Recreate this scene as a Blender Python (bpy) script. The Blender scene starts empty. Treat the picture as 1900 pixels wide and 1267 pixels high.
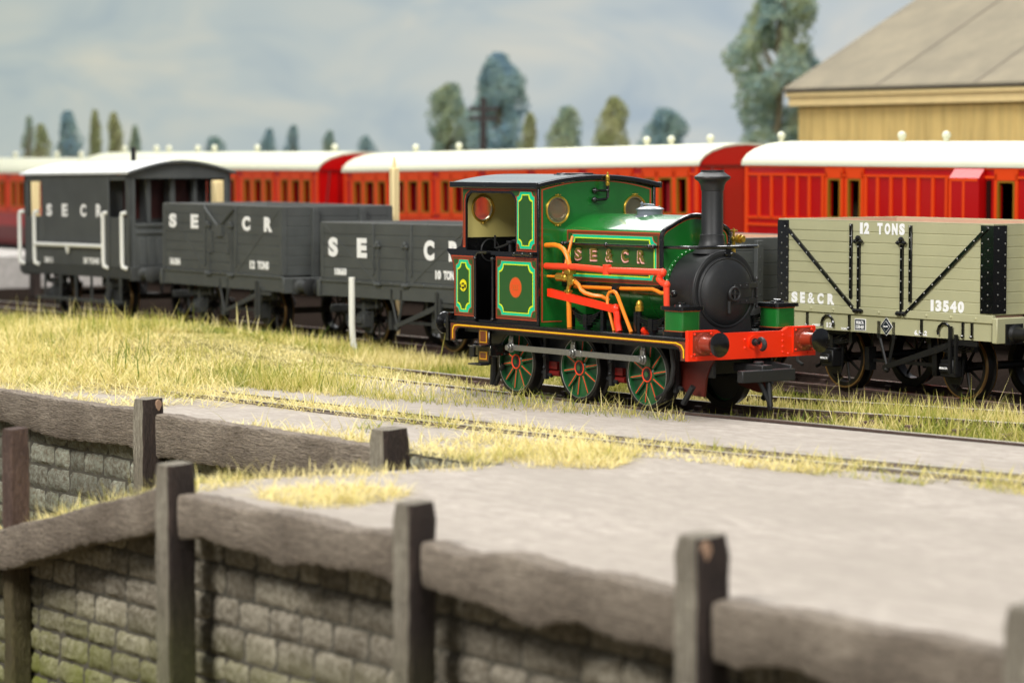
import bpy, bmesh, math, random
import numpy as np
from math import sin, cos, pi, radians, atan2, hypot, sqrt
from mathutils import Vector, Matrix
random.seed(7); np.random.seed(7)
S = bpy.context.scene
C = S.collection
# ------------------------------------------------------------------ camera
cam = bpy.data.cameras.new('camera'); camo = bpy.data.objects.new('camera', cam); C.objects.link(camo)
camo.location = (0, 0, 3.4); camo.rotation_euler = (pi/2-.0635, 0, 0)
cam.sensor_width = 36; cam.lens = 101.6; cam.clip_start = .5; cam.clip_end = 600
cam.dof.use_dof = True; cam.dof.focus_distance = 40.6; cam.dof.aperture_fstop = .62; cam.dof.aperture_blades = 9
S.camera = camo
# ------------------------------------------------------------------ light
wld = bpy.data.worlds.new('World'); S.world = wld; wld.use_nodes = True
bg = wld.node_tree.nodes['Background']; bg.inputs[0].default_value = (.80, .88, 1, 1); bg.inputs[1].default_value = .24
def lamp(name, loc, target, size, power, col):
    l = bpy.data.lights.new(name, 'AREA'); l.shape = 'RECTANGLE'; l.size = size[0]; l.size_y = size[1]; l.energy = power; l.color = col
    o = bpy.data.objects.new(name, l); C.objects.link(o); o.location = loc
    o.rotation_euler = (Vector(target)-Vector(loc)).to_track_quat('-Z', 'Y').to_euler(); return o
lamp('softbox_key', (-26, 8, 34), (0, 44, 0), (16, 16), 27500, (1, .97, .92))
lamp('softbox_top', (4, 50, 34), (3, 46, 0), (26, 26), 11500, (1, .98, .95))
lamp('softbox_front', (14, 2, 20), (4, 42, 1), (10, 10), 7500, (1, .98, .95))
lamp('fill_rear', (-6, 86, 36), (0, 42, 1), (46, 18), 17000, (1, .99, .97))  # unseen lamp, added for highlights on the tank and wagon tops
lamp('fill_far', (0, 70, 50), (2, 98, 0), (40, 20), 24000, (1, .98, .95))  # unseen lamp, added to light the far trees and shed
vs = S.view_settings; vs.view_transform = 'Standard'; vs.look = 'None'; vs.exposure = 0; vs.gamma = 1
# ------------------------------------------------------------------ helpers
def lin(c):
    return tuple(((v/255)/12.92 if v/255 <= .04045 else ((v/255+.055)/1.055)**2.4) for v in c)
def mat(name, rgb, rough=.5, metal=0., var=0., scale=3., bump=0., bscale=30., coat=0., rgb2=None, stretch=(1, 1, 1), spec=.5, dust=0.):
    m = bpy.data.materials.new(name); m.use_nodes = True; nt = m.node_tree; b = nt.nodes['Principled BSDF']
    c = lin(rgb); b.inputs['Base Color'].default_value = (*c, 1); b.inputs['Roughness'].default_value = rough
    b.inputs['Metallic'].default_value = metal; b.inputs['Coat Weight'].default_value = coat; b.inputs['Coat Roughness'].default_value = .08
    b.inputs['Specular IOR Level'].default_value = spec
    if var or bump or rgb2:
        tc = nt.nodes.new('ShaderNodeTexCoord'); mp = nt.nodes.new('ShaderNodeMapping'); mp.inputs['Scale'].default_value = stretch
        nt.links.new(tc.outputs['Object'], mp.inputs[0])
    last = None
    if var or rgb2:
        n = nt.nodes.new('ShaderNodeTexNoise'); n.inputs['Scale'].default_value = scale; n.inputs['Detail'].default_value = 6; n.inputs['Roughness'].default_value = .65
        nt.links.new(mp.outputs[0], n.inputs[0])
        r = nt.nodes.new('ShaderNodeValToRGB'); r.color_ramp.elements[0].position = .32; r.color_ramp.elements[1].position = .68
        if rgb2: a, d = c, lin(rgb2)
        else: a, d = tuple(min(1, v*(1-var)) for v in c), tuple(min(1, v*(1+var)+.002) for v in c)
        r.color_ramp.elements[0].color = (*a, 1); r.color_ramp.elements[1].color = (*d, 1)
        nt.links.new(n.outputs[0], r.inputs[0]); nt.links.new(r.outputs[0], b.inputs['Base Color']); last = r.outputs[0]
    if dust:
        n3 = nt.nodes.new('ShaderNodeTexNoise'); n3.inputs['Scale'].default_value = 60; n3.inputs['Detail'].default_value = 2
        tc2 = nt.nodes.new('ShaderNodeTexCoord'); nt.links.new(tc2.outputs['Object'], n3.inputs[0])
        r3 = nt.nodes.new('ShaderNodeValToRGB'); r3.color_ramp.elements[0].position = .70; r3.color_ramp.elements[1].position = .78
        r3.color_ramp.elements[0].color = (0, 0, 0, 1); r3.color_ramp.elements[1].color = (dust, dust, dust, 1); nt.links.new(n3.outputs[0], r3.inputs[0])
        mx = nt.nodes.new('ShaderNodeMix'); mx.data_type = 'RGBA'; nt.links.new(r3.outputs[0], mx.inputs[0])
        if last: nt.links.new(last, mx.inputs[6])
        else: mx.inputs[6].default_value = (*c, 1)
        mx.inputs[7].default_value = (.5, .48, .42, 1); nt.links.new(mx.outputs[2], b.inputs['Base Color'])
    if bump:
        n2 = nt.nodes.new('ShaderNodeTexNoise'); n2.inputs['Scale'].default_value = bscale; n2.inputs['Detail'].default_value = 8
        nt.links.new(mp.outputs[0], n2.inputs[0]); bp = nt.nodes.new('ShaderNodeBump'); bp.inputs['Strength'].default_value = bump; bp.inputs['Distance'].default_value = .03
        nt.links.new(n2.outputs[0], bp.inputs['Height']); nt.links.new(bp.outputs[0], b.inputs['Normal'])
    return m
def curve_mesh(outs, t):
    cu = bpy.data.curves.new('c', 'CURVE'); cu.dimensions = '2D'; cu.fill_mode = 'BOTH'; cu.extrude = t/2
    for o in outs:
        s = cu.splines.new('POLY'); s.points.add(len(o)-1)
        for i, p in enumerate(o): s.points[i].co = (p[0], p[1], 0, 1)
        s.use_cyclic_u = True
    ob = bpy.data.objects.new('c', cu); me = bpy.data.meshes.new_from_object(ob); bpy.data.objects.remove(ob); bpy.data.curves.remove(cu); return me
def text_mesh(s, t, off):
    cu = bpy.data.curves.new('t', 'FONT'); cu.body = s; cu.offset = off; cu.extrude = t/2; cu.resolution_u = 4
    ob = bpy.data.objects.new('t', cu); me = bpy.data.meshes.new_from_object(ob); bpy.data.objects.remove(ob); bpy.data.curves.remove(cu); return me
class MB:
    def __init__(s): s.bm = bmesh.new()
    def _new(s, vs, mi, M=None):
        if M is not None: bmesh.ops.transform(s.bm, matrix=M, verts=vs)
        for f in {f for v in vs for f in v.link_faces}: f.material_index = mi
        return s
    def box(s, x0, x1, y0, y1, z0, z1, mi=0, M=None):
        r = bmesh.ops.create_cube(s.bm, size=1)['verts']
        for v in r: v.co = Vector((x0+(v.co.x+.5)*(x1-x0), y0+(v.co.y+.5)*(y1-y0), z0+(v.co.z+.5)*(z1-z0)))
        return s._new(r, mi, M)
    def poly(s, rings, mi=0, cap=True, closed=True):
        """loft a list of equal length rings"""
        R = [[s.bm.verts.new(p) for p in ring] for ring in rings]; n = len(R[0])
        for a, b in zip(R, R[1:]):
            for i in range(n if closed else n-1):
                j = (i+1) % n
                try: f = s.bm.faces.new((a[i], a[j], b[j], b[i])); f.material_index = mi
                except ValueError: pass
        if cap and closed:
            for q in (R[0][::-1], R[-1]):
                try: f = s.bm.faces.new(q); f.material_index = mi
                except ValueError: pass
        return s
    def tube(s, pts, r, mi=0, seg=10, closed=False, rs=None):
        P = [Vector(p) for p in pts]; rings = []; up = None
        for i, p in enumerate(P):
            a = P[i-1] if (i or closed) else P[0]; b = P[(i+1) % len(P)] if (i < len(P)-1 or closed) else P[-1]
            d = (b-a)
            if d.length < 1e-9: d = Vector((0, 0, 1))
            d.normalize()
            if up is None: up = Vector((0, 0, 1)) if abs(d.z) < .9 else Vector((1, 0, 0))
            u = up-d*up.dot(d)
            if u.length < 1e-4: u = d.orthogonal()
            u.normalize(); up = u; v = d.cross(u); rr = rs[i] if rs else r
            rings.append([p+u*rr*cos(k*2*pi/seg)+v*rr*sin(k*2*pi/seg) for k in range(seg)])
        if closed: rings.append(rings[0][:])
        return s.poly(rings, mi, cap=not closed)
    def cyl(s, a, b, r, r2=None, mi=0, seg=20):
        return s.tube([a, b], r, mi, seg, rs=[r, r if r2 is None else r2])
    def lathe(s, prof, o, axis, mi=0, seg=32, cap=True):
        ax = Vector(axis).normalized(); u = ax.orthogonal().normalized()
        if abs(ax.z) < .5: u = Vector((0, 0, 1))
        v = ax.cross(u); o = Vector(o)
        return s.poly([[o+ax*h+u*max(r, 1e-4)*cos(k*2*pi/seg)+v*max(r, 1e-4)*sin(k*2*pi/seg) for k in range(seg)] for r, h in prof], mi, cap=cap)
    def ball(s, c, r, mi=0, seg=10, sc=(1, 1, 1)):
        q = bmesh.ops.create_uvsphere(s.bm, u_segments=seg, v_segments=max(5, seg//2+1), radius=r)['verts']
        return s._new(q, mi, Matrix.Translation(c) @ Matrix.Diagonal((*sc, 1)))
    def mesh(s, me, M, mi=0):
        n = len(s.bm.verts); s.bm.from_mesh(me); s.bm.verts.ensure_lookup_table(); vs_ = s.bm.verts[n:]
        s._new(list(vs_), mi, M); bpy.data.meshes.remove(me); return s
    def plate(s, outs, d, t, plane='xz', mi=0):
        """2D outlines (first outer, rest holes) as a plate; front face at depth d"""
        if plane == 'xz': M = Matrix(((1, 0, 0, 0), (0, 0, 1, d+t/2), (0, 1, 0, 0), (0, 0, 0, 1)))
        else: M = Matrix(((0, 0, 1, d-t/2), (1, 0, 0, 0), (0, 1, 0, 0), (0, 0, 0, 1)))
        return s.mesh(curve_mesh(outs, t), M, mi)
    def text(s, txt, u0, u1, v0, v1, d, plane='xz', mi=0, bold=.03, t=.004):
        me = text_mesh(txt, t, bold); xs = [v.co.x for v in me.vertices]; ys = [v.co.y for v in me.vertices]
        a, b, c_, e = min(xs), max(xs), min(ys), max(ys)
        T = Matrix.Translation((u0, v0, 0)) @ Matrix.Diagonal(((u1-u0)/(b-a), (v1-v0)/(e-c_), 1, 1)) @ Matrix.Translation((-a, -c_, 0))
        if plane == 'xz': M = Matrix(((1, 0, 0, 0), (0, 0, 1, d), (0, 1, 0, 0), (0, 0, 0, 1)))
        else: M = Matrix(((0, 0, 1, d), (1, 0, 0, 0), (0, 1, 0, 0), (0, 0, 0, 1)))
        return s.mesh(me, M @ T, mi)
    def build(s, name, mats, parent=None, bev=0, ang=35, seg=1, **kw):
        bmesh.ops.recalc_face_normals(s.bm, faces=s.bm.faces[:])
        me = bpy.data.meshes.new(name); s.bm.to_mesh(me); s.bm.free()
        for m in (mats if isinstance(mats, (list, tuple)) else [mats]): me.materials.append(m)
        me.polygons.foreach_set('use_smooth', [True]*len(me.polygons)); me.set_sharp_from_angle(angle=radians(ang))
        o = bpy.data.objects.new(name, me); C.objects.link(o)
        if parent: o.parent = parent
        if bev:
            b = o.modifiers.new('bevel', 'BEVEL'); b.width = bev; b.segments = seg; b.limit_method = 'ANGLE'; b.angle_limit = radians(40)
        tag(o, **kw); return o
def tag(o, label=None, cat=None, group=None, kind=None):
    if label: o['label'] = label
    if cat: o['category'] = cat
    if group: o['group'] = group
    if kind: o['kind'] = kind
    return o
def thing(name, label, cat, loc=(0, 0, 0), yaw=0, tilt=0, group=None):
    o = bpy.data.objects.new(name, None); C.objects.link(o); o.empty_display_size = .3
    o.location = loc; o.rotation_euler = (0, tilt, yaw); return tag(o, label, cat, group)
def copy_tree(o, parent=None):
    c = o.copy(); C.objects.link(c)
    if parent: c.parent = parent
    for ch in list(o.children): copy_tree(ch, c)
    return c
def rr(x0, x1, z0, z1, r=(0, 0, 0, 0), n=6):
    """rounded rectangle, radii bl br tr tl"""
    out = []
    for (cx, cz, sx, sz, a0), q in zip(((x0, z0, 1, 1, pi), (x1, z0, -1, 1, 1.5*pi), (x1, z1, -1, -1, 0), (x0, z1, 1, -1, .5*pi)), r):
        if q <= 0: out.append((cx, cz))
        else: out += [(cx+sx*q+q*cos(a0+k*pi/2/n), cz+sz*q+q*sin(a0+k*pi/2/n)) for k in range(n+1)]
    return out
def notch(x0, x1, z0, z1, r, n=6):
    """rectangle with quarter circles cut out of its corners"""
    out = []
    for cx, cz, a0 in ((x0, z0, pi/2), (x1, z0, pi), (x1, z1, 1.5*pi), (x0, z1, 2*pi)):
        out += [(cx+r*cos(a0-k*pi/2/n), cz+r*sin(a0-k*pi/2/n)) for k in range(n+1)]
    return out
def circ(cx, cz, r, n=32): return [(cx+r*cos(k*2*pi/n), cz+r*sin(k*2*pi/n)) for k in range(n)]
LX, LY, LW = 1.4995, 40.7862, -.9511       # the siding the locomotive stands on
def lw(x, y, z=0):
    return Vector((LX+cos(LW)*x-sin(LW)*y, LY+sin(LW)*x+cos(LW)*y, z))
# ------------------------------------------------------------------ materials
M_ = {}
def m(k, *a, **kw): M_[k] = mat(k, *a, **kw)
m('green_paint', (24, 108, 38), .27, coat=.8, var=.06, dust=.10, spec=.5)
m('brake_red', (120, 18, 10), .5)
m('olive_green_paint', (38, 86, 34), .35, coat=.3)
m('black_paint', (16, 16, 17), .22, coat=.5, dust=.25)
m('satin_black', (34, 35, 36), .48, var=.1, dust=.15)
m('under_black', (13, 13, 14), .5, dust=.12)
m('track_brown', (86, 72, 60), .9, var=.2)
m('brown_paint', (112, 54, 28), .4, coat=.3)
m('red_line', (196, 74, 40), .45)
m('teal_line', (0, 196, 146), .4)
m('lime_line', (214, 232, 30), .4)
m('yellow_line', (250, 196, 20), .4)
m('vermilion', (255, 50, 4), .4, coat=.2)
m('wheel_green', (24, 86, 44), .35, coat=.3)
m('deep_green', (14, 58, 30), .5)
m('frame_red', (84, 24, 14), .5)
m('ballast', (34, 28, 24), 1, spec=0, var=.3, scale=14, bump=.8, bscale=22)
m('pipe_red', (244, 70, 34), .45)
m('copper', (240, 136, 30), .35)
m('brass', (196, 160, 62), .3, metal=.8)
m('steel', (150, 150, 146), .35, metal=.75, var=.12, scale=20)
m('buffer_brown', (142, 52, 30), .3, coat=.5)
m('cream_inside', (214, 200, 122), .6)
m('roof_grey', (112, 120, 128), .22, coat=1)
m('gold_letter', (112, 104, 44), .4)
m('letter_edge', (255, 196, 184), .4)
m('emblem_yellow', (232, 220, 24), .5)
m('orange_disc', (222, 82, 26), .5)
m('grey_wagon', (178, 176, 140), .5, var=.04, scale=2)
m('dark_wagon', (74, 77, 76), .6, var=.12, scale=2)
m('dark_under', (56, 58, 57), .7, var=.1)
m('dark_trim', (112, 114, 112), .6)
m('tan_boards', (198, 164, 140), .7, var=.05)
m('white_paint', (230, 230, 224), .5)
m('van_roof', (206, 208, 206), .6, var=.05)
m('white_letter', (246, 246, 246), .6)
m('wheel_tyre', (150, 118, 78), .3, metal=.85)
m('van_window', (66, 26, 20), .4)
m('wheel_black', (26, 24, 22), .4, metal=.3)
m('plate_blue', (20, 34, 44), .5)
m('coach_red', (184, 3, 3), .35, coat=.3)
m('coach_crimson', (120, 14, 16), .35, coat=.3)
m('coach_orange', (232, 70, 2), .45)
m('coach_roof', (208, 208, 184), .55, var=.02)
m('window_dark', (26, 20, 16), .15)
m('window_edge', (150, 104, 14), .5)
m('seat_maroon', (150, 22, 34), .6)
m('cream_post', (238, 216, 160), .6)
m('ochre_wood', (200, 172, 106), .85, var=.22, scale=1.4, stretch=(3, 3, .3), bump=.2, bscale=8)
m('cream_fascia', (234, 208, 148), .6, var=.05)
m('felt_roof', (134, 126, 108), .95, scale=.8, bump=.3, bscale=6, rgb2=(116, 110, 96), spec=.1)
m('dark_gap', (38, 32, 26), .9)
m('rail_side', (84, 66, 58), .8, var=.2, scale=8, bump=.3)
m('rail_top', (190, 184, 172), .28, metal=.8)
m('sleeper_wood', (92, 72, 66), .85, var=.25, scale=6, bump=.5)
m('glass_brown', (60, 54, 40), .1)
m('chrome_rim', (206, 190, 150), .2, metal=.9)
def wood(name, a, b, grain=1.0, moss=0., up=False):
    """weathered timber: grain running along local X"""
    mm = bpy.data.materials.new(name); mm.use_nodes = True; nt = mm.node_tree; p = nt.nodes['Principled BSDF']; p.inputs['Roughness'].default_value = .9
    tc = nt.nodes.new('ShaderNodeTexCoord'); mp = nt.nodes.new('ShaderNodeMapping'); mp.inputs['Scale'].default_value = (16*grain, 16*grain, 1.6) if up else (1.6, 16*grain, 16*grain); nt.links.new(tc.outputs['Object'], mp.inputs[0])
    n = nt.nodes.new('ShaderNodeTexNoise'); n.inputs['Scale'].default_value = 2.2; n.inputs['Detail'].default_value = 9; n.inputs['Roughness'].default_value = .7; n.inputs['Distortion'].default_value = .6; nt.links.new(mp.outputs[0], n.inputs[0])
    r = nt.nodes.new('ShaderNodeValToRGB'); r.color_ramp.elements[0].position = .3; r.color_ramp.elements[1].position = .72
    r.color_ramp.elements[0].color = (*lin(a), 1); r.color_ramp.elements[1].color = (*lin(b), 1); nt.links.new(n.outputs[0], r.inputs[0])
    n2 = nt.nodes.new('ShaderNodeTexNoise'); n2.inputs['Scale'].default_value = 1.1; n2.inputs['Detail'].default_value = 3; nt.links.new(tc.outputs['Object'], n2.inputs[0])
    mx = nt.nodes.new('ShaderNodeMix'); mx.data_type = 'RGBA'; mx.blend_type = 'MULTIPLY'; mx.inputs[0].default_value = .6
    r2 = nt.nodes.new('ShaderNodeValToRGB'); r2.color_ramp.elements[0].position = .35; r2.color_ramp.elements[0].color = (.45, .42, .40, 1); r2.color_ramp.elements[1].position = .65; r2.color_ramp.elements[1].color = (1, 1, 1, 1)
    nt.links.new(n2.outputs[0], r2.inputs[0]); nt.links.new(r.outputs[0], mx.inputs[6]); nt.links.new(r2.outputs[0], mx.inputs[7]); out = mx.outputs[2]
    if moss:
        g = nt.nodes.new('ShaderNodeNewGeometry'); sx = nt.nodes.new('ShaderNodeSeparateXYZ'); nt.links.new(g.outputs['Position'], sx.inputs[0])
        mr = nt.nodes.new('ShaderNodeMapRange'); mr.inputs[1].default_value = -.7; mr.inputs[2].default_value = -2.2; nt.links.new(sx.outputs[2], mr.inputs[0])
        ml = nt.nodes.new('ShaderNodeMath'); ml.operation = 'MULTIPLY'; nt.links.new(mr.outputs[0], ml.inputs[0]); nt.links.new(n2.outputs[0], ml.inputs[1])
        mx2 = nt.nodes.new('ShaderNodeMix'); mx2.data_type = 'RGBA'; nt.links.new(ml.outputs[0], mx2.inputs[0]); nt.links.new(out, mx2.inputs[6]); mx2.inputs[7].default_value = (*lin((104, 112, 44)), 1); out = mx2.outputs[2]
    nt.links.new(out, p.inputs['Base Color'])
    bp = nt.nodes.new('ShaderNodeBump'); bp.inputs['Strength'].default_value = 1; bp.inputs['Distance'].default_value = .05
    nf = nt.nodes.new('ShaderNodeTexNoise'); nf.inputs['Scale'].default_value = 26; nf.inputs['Detail'].default_value = 6; mf = nt.nodes.new('ShaderNodeMapping'); mf.inputs['Scale'].default_value = (2, 2, .5) if up else (.5, 2, 2); nt.links.new(tc.outputs['Object'], mf.inputs[0]); nt.links.new(mf.outputs[0], nf.inputs[0])
    af = nt.nodes.new('ShaderNodeMath'); af.operation = 'ADD'; nt.links.new(n.outputs[0], af.inputs[0]); nt.links.new(nf.outputs[0], af.inputs[1]); nt.links.new(af.outputs[0], bp.inputs['Height'])
    mf2 = nt.nodes.new('ShaderNodeMix'); mf2.data_type = 'RGBA'; mf2.blend_type = 'OVERLAY'; mf2.inputs[0].default_value = .55; nt.links.new(out, mf2.inputs[6]); nt.links.new(nf.outputs[0], mf2.inputs[7]); nt.links.new(mf2.outputs[2], p.inputs['Base Color']); nt.links.new(bp.outputs[0], p.inputs['Normal'])
    M_[name] = mm
wood('weathered_timber', (106, 95, 83), (182, 168, 150), moss=0)
wood('post_timber', (122, 114, 99), (200, 191, 172), moss=1., up=True)
wood('brown_post_timber', (78, 58, 50), (128, 104, 92), moss=1., up=True)
wood('dark_brown_timber', (44, 36, 32), (84, 68, 60), moss=.4, up=True)
m('fresh_wood', (156, 126, 102), .8, var=.1)
m('mortar', (84, 80, 70), .95, var=.2)
# ================================================================== setting
FR = dict(loc=(LX, LY, 0), yaw=LW)
def place(o, loc=(LX, LY, 0), yaw=LW): o.location = loc; o.rotation_euler = (0, 0, yaw); return o
def flat(name, poly, ztop, zbot, mt, **kw):
    b = MB(); me = curve_mesh([poly], ztop-zbot); b.mesh(me, Matrix.Translation((0, 0, (ztop+zbot)/2)))
    return place(b.build(name, mt, **kw))
def ground_mat(name, a, b, c, rough=.95, sc=.6, bump=.35, streak=(1, 1, 1)):
    mm = bpy.data.materials.new(name); mm.use_nodes = True; nt = mm.node_tree; p = nt.nodes['Principled BSDF']; p.inputs['Roughness'].default_value = rough; p.inputs['Specular IOR Level'].default_value = .06
    tc = nt.nodes.new('ShaderNodeTexCoord'); mp = nt.nodes.new('ShaderNodeMapping'); mp.inputs['Scale'].default_value = streak; nt.links.new(tc.outputs['Object'], mp.inputs[0])
    def noise(s, d, r=.6):
        n = nt.nodes.new('ShaderNodeTexNoise'); n.inputs['Scale'].default_value = s; n.inputs['Detail'].default_value = d; n.inputs['Roughness'].default_value = r; nt.links.new(mp.outputs[0], n.inputs[0]); return n
    n1 = noise(sc, 5); r1 = nt.nodes.new('ShaderNodeValToRGB'); e = r1.color_ramp.elements; e[0].position = .35; e[1].position = .65; e[0].color = (*lin(a), 1); e[1].color = (*lin(b), 1); nt.links.new(n1.outputs[0], r1.inputs[0])
    n2 = noise(sc*9, 8, .75); r2 = nt.nodes.new('ShaderNodeValToRGB'); e = r2.color_ramp.elements; e[0].position = .40; e[1].position = .62; e[0].color = (0, 0, 0, 1); e[1].color = (1, 1, 1, 1); nt.links.new(n2.outputs[0], r2.inputs[0])
    mx = nt.nodes.new('ShaderNodeMix'); mx.data_type = 'RGBA'; nt.links.new(r2.outputs[0], mx.inputs[0]); mx.inputs[6].default_value = (*lin(c), 1); nt.links.new(r1.outputs[0], mx.inputs[7]); nt.links.new(mx.outputs[2], p.inputs['Base Color'])
    n3 = noise(14, 8, .7); bp = nt.nodes.new('ShaderNodeBump'); bp.inputs['Strength'].default_value = bump; bp.inputs['Distance'].default_value = .05; nt.links.new(n3.outputs[0], bp.inputs['Height']); nt.links.new(bp.outputs[0], p.inputs['Normal'])
    return mm
G_pave = ground_mat('dusty_paving', (162, 154, 144), (181, 172, 162), (154, 146, 137), sc=.45, streak=(.7, 1.6, 1))
G_soil = ground_mat('dark_soil', (98, 88, 66), (130, 120, 84), (70, 60, 50), sc=1.2, bump=.6)
G_bank = ground_mat('bank_turf', (150, 134, 84), (186, 168, 110), (110, 104, 60), sc=1.5, bump=.6)
G_plat = ground_mat('platform_grey', (180, 176, 172), (196, 192, 186), (170, 166, 160), sc=.5, bump=.1)
# main ground, with the sunken inlet and the low ground in front of the retaining walls cut out
edge = [(-70, -6.35), (-6.3, -6.35), (3.4, -6.2), (6.15, -6.3), (5.95, -7.6), (5.75, -9.2), (5.9, -10.42), (70, -10.35)]
flat('ground', edge+[(70, 150), (-140, 150), (-140, -6.35)], -.16, -.5, G_soil, kind='structure')
near_edge = [(3.7, -.62), (7.86, -.16), (12, .3), (45, 3.2)]
flat('paved_yard', edge[:-2]+[(5.9, -10.63), (70, -10.63), (70, 3.2)]+near_edge[::-1]+[(2.4, -.76), (-70, -.86)], -.02, -.16, G_pave, kind='structure')
flat('siding_ballast', [(-70, 3.45), (-6, 3.4), (2, 3.3), (30, 3.6), (70, 9), (70, 30), (-70, 22)], -.145, -.158, M_['ballast'], kind='structure')
b = MB(); b.box(-80, 80, -80, 10, -4.3, -4.0); place(b.build('low_ground', G_soil, kind='structure'))
# ---- low platform far left behind the goods wagons
pl = MB(); pl.box(-80, -39.5, 8.3, 12.4, -.2, .72, 0); place(pl.build('station_platform', G_plat, None, kind='structure'))
# ------------------------------------------------------------------ stone walls
def stone_mat(name, a, b, moss):
    mm = ground_mat(name, a, b, (122, 115, 101), sc=1.6, bump=.5); nt = mm.node_tree; p = nt.nodes['Principled BSDF']
    src0 = p.inputs['Base Color'].links[0].from_socket
    gi = nt.nodes.new('ShaderNodeNewGeometry'); ri = nt.nodes.new('ShaderNodeValToRGB'); ri.color_ramp.elements[0].color = (.62, .60, .58, 1); ri.color_ramp.elements[1].color = (1.12, 1.1, 1.06, 1); nt.links.new(gi.outputs['Random Per Island'], ri.inputs[0])
    mi_ = nt.nodes.new('ShaderNodeMix'); mi_.data_type = 'RGBA'; mi_.blend_type = 'MULTIPLY'; mi_.inputs[0].default_value = 1; nt.links.new(src0, mi_.inputs[6]); nt.links.new(ri.outputs[0], mi_.inputs[7]); src = mi_.outputs[2]
    g = nt.nodes.new('ShaderNodeNewGeometry'); sx = nt.nodes.new('ShaderNodeSeparateXYZ'); nt.links.new(g.outputs['Position'], sx.inputs[0])
    mr = nt.nodes.new('ShaderNodeMapRange'); mr.inputs[1].default_value = -1.3; mr.inputs[2].default_value = -2.4; nt.links.new(sx.outputs[2], mr.inputs[0])
    n = nt.nodes.new('ShaderNodeTexNoise'); n.inputs['Scale'].default_value = .9; nt.links.new(g.outputs['Position'], n.inputs[0])
    ml = nt.nodes.new('ShaderNodeMath'); ml.operation = 'MULTIPLY'; nt.links.new(mr.outputs[0], ml.inputs[0]); nt.links.new(n.outputs[0], ml.inputs[1])
    m2 = nt.nodes.new('ShaderNodeMath'); m2.operation = 'MULTIPLY'; m2.inputs[1].default_value = moss; nt.links.new(ml.outputs[0], m2.inputs[0])
    mx = nt.nodes.new('ShaderNodeMix'); mx.data_type = 'RGBA'; nt.links.new(m2.outputs[0], mx.inputs[0]); nt.links.new(src, mx.inputs[6]); mx.inputs[7].default_value = (*lin((120, 128, 40)), 1); nt.links.new(mx.outputs[2], p.inputs['Base Color'])
    return mm
SM1 = stone_mat('pale_rubble', (162, 157, 144), (196, 190, 175), 1.1)
SM2 = stone_mat('green_grey_rubble', (140, 146, 134), (182, 186, 172), .5)
def stone_wall(name, label, p0, p1, zt, zb, row, wid, mt, seed, group=None, top=None):
    """rows of rough blocks from p0 to p1 (siding coordinates); face looks to the right-hand side of p0->p1"""
    rnd = random.Random(seed); d = Vector(p1)-Vector(p0); L = d.length; b = MB(); b.poly([[(0, y, zb), (L, y, zb), (L, y, zt if top is None else top(L)), (0, y, zt if top is None else top(0))] for y in (.022, .45)], 1)
    z = zt; k = 0
    while z > zb:
        h = row*rnd.uniform(.86, 1.14); x = -rnd.uniform(0, wid)
        while x < L:
            w = wid*rnd.uniform(.6, 1.45); x0, x1 = max(0, x), min(L, x+w)
            if x1-x0 > .08:
                g = .014; q = rnd.uniform(.0, .07); nx, nz = 8, 5; fr = [[None]*(nz+1) for _ in range(nx+1)]
                for i in range(nx+1):
                    for j in range(nz+1):
                        ed = (i in (0, nx)) or (j in (0, nz)); cx = x0+g+(x1-x0-2*g)*i/nx+rnd.uniform(-.012, .012); cz = z-h+g+(h-2*g)*j/nz+rnd.uniform(-.01, .01)
                        fr[i][j] = b.bm.verts.new((cx, (.024 if ed else -.008-q*.35+rnd.uniform(-.012, .012)), cz if top is None else min(cz, top(cx)-.01)))
                for i in range(nx):
                    for j in range(nz): b.bm.faces.new((fr[i][j], fr[i+1][j], fr[i+1][j+1], fr[i][j+1]))
            x += w
        z -= h; k += 1
    o = b.build(name, [mt, M_['mortar']], ang=50, label=label, cat='wall', group=group)
    a = lw(p0[0], p0[1]); o.location = a; o.rotation_euler = (0, 0, LW+atan2(d.y, d.x)); return o
stone_wall('stone_wall', 'green-grey rough stone retaining wall behind the grassy inlet, below the far timber edging', (-16, -6.5), (6.1, -6.5), -.03, -3.9, .33, .62, SM2, 1)
stone_wall('stone_wall', 'pale rough stone retaining wall below the long foreground timber edging, right of the corner post', (6.05, -10.46), (30, -10.46), -.03, -3.9, .30, .62, SM1, 2)
bank_z = lambda x: min(-.02, -.02-.215*(6.5-x))
stone_wall('stone_wall', 'pale stone retaining wall below the sloping timber at lower left, with moss towards its foot', (-3, -10.46), (6.04, -10.46), -.03, -3.9, .28, .60, SM1, 3, top=lambda t: bank_z(-3+t))
b = MB(); b.poly([[(x, -10.38, -3.9), (x, -8.6+.1*sin(x), -3.9), (x, -8.8+.1*sin(x*2), bank_z(x)-.10), (x, -10.1, bank_z(x)-.0), (x, -10.64, bank_z(x)), (x, -10.64, bank_z(x)-.09), (x, -10.38, bank_z(x)-.10)] for x in np.linspace(-3, 6.2, 24)]); place(b.build('grass_bank', G_bank, kind='structure'))
b = MB()   # inner faces of the causeway
for p, q in zip(edge[3:6], edge[4:7]):
    n = Vector((-(q[1]-p[1]), q[0]-p[0])).normalized()*.05
    b.poly([[(p[0], p[1], -3.9), (q[0], q[1], -3.9), (q[0], q[1], -.02), (p[0], p[1], -.02)], [(p[0]+n.x, p[1]+n.y, -3.9), (q[0]+n.x, q[1]+n.y, -3.9), (q[0]+n.x, q[1]+n.y, -.03), (p[0]+n.x, p[1]+n.y, -.03)]])
place(b.build('inlet_wall', SM2, label='stone side of the narrow platform seen across the grassy inlet', cat='wall'))
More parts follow.
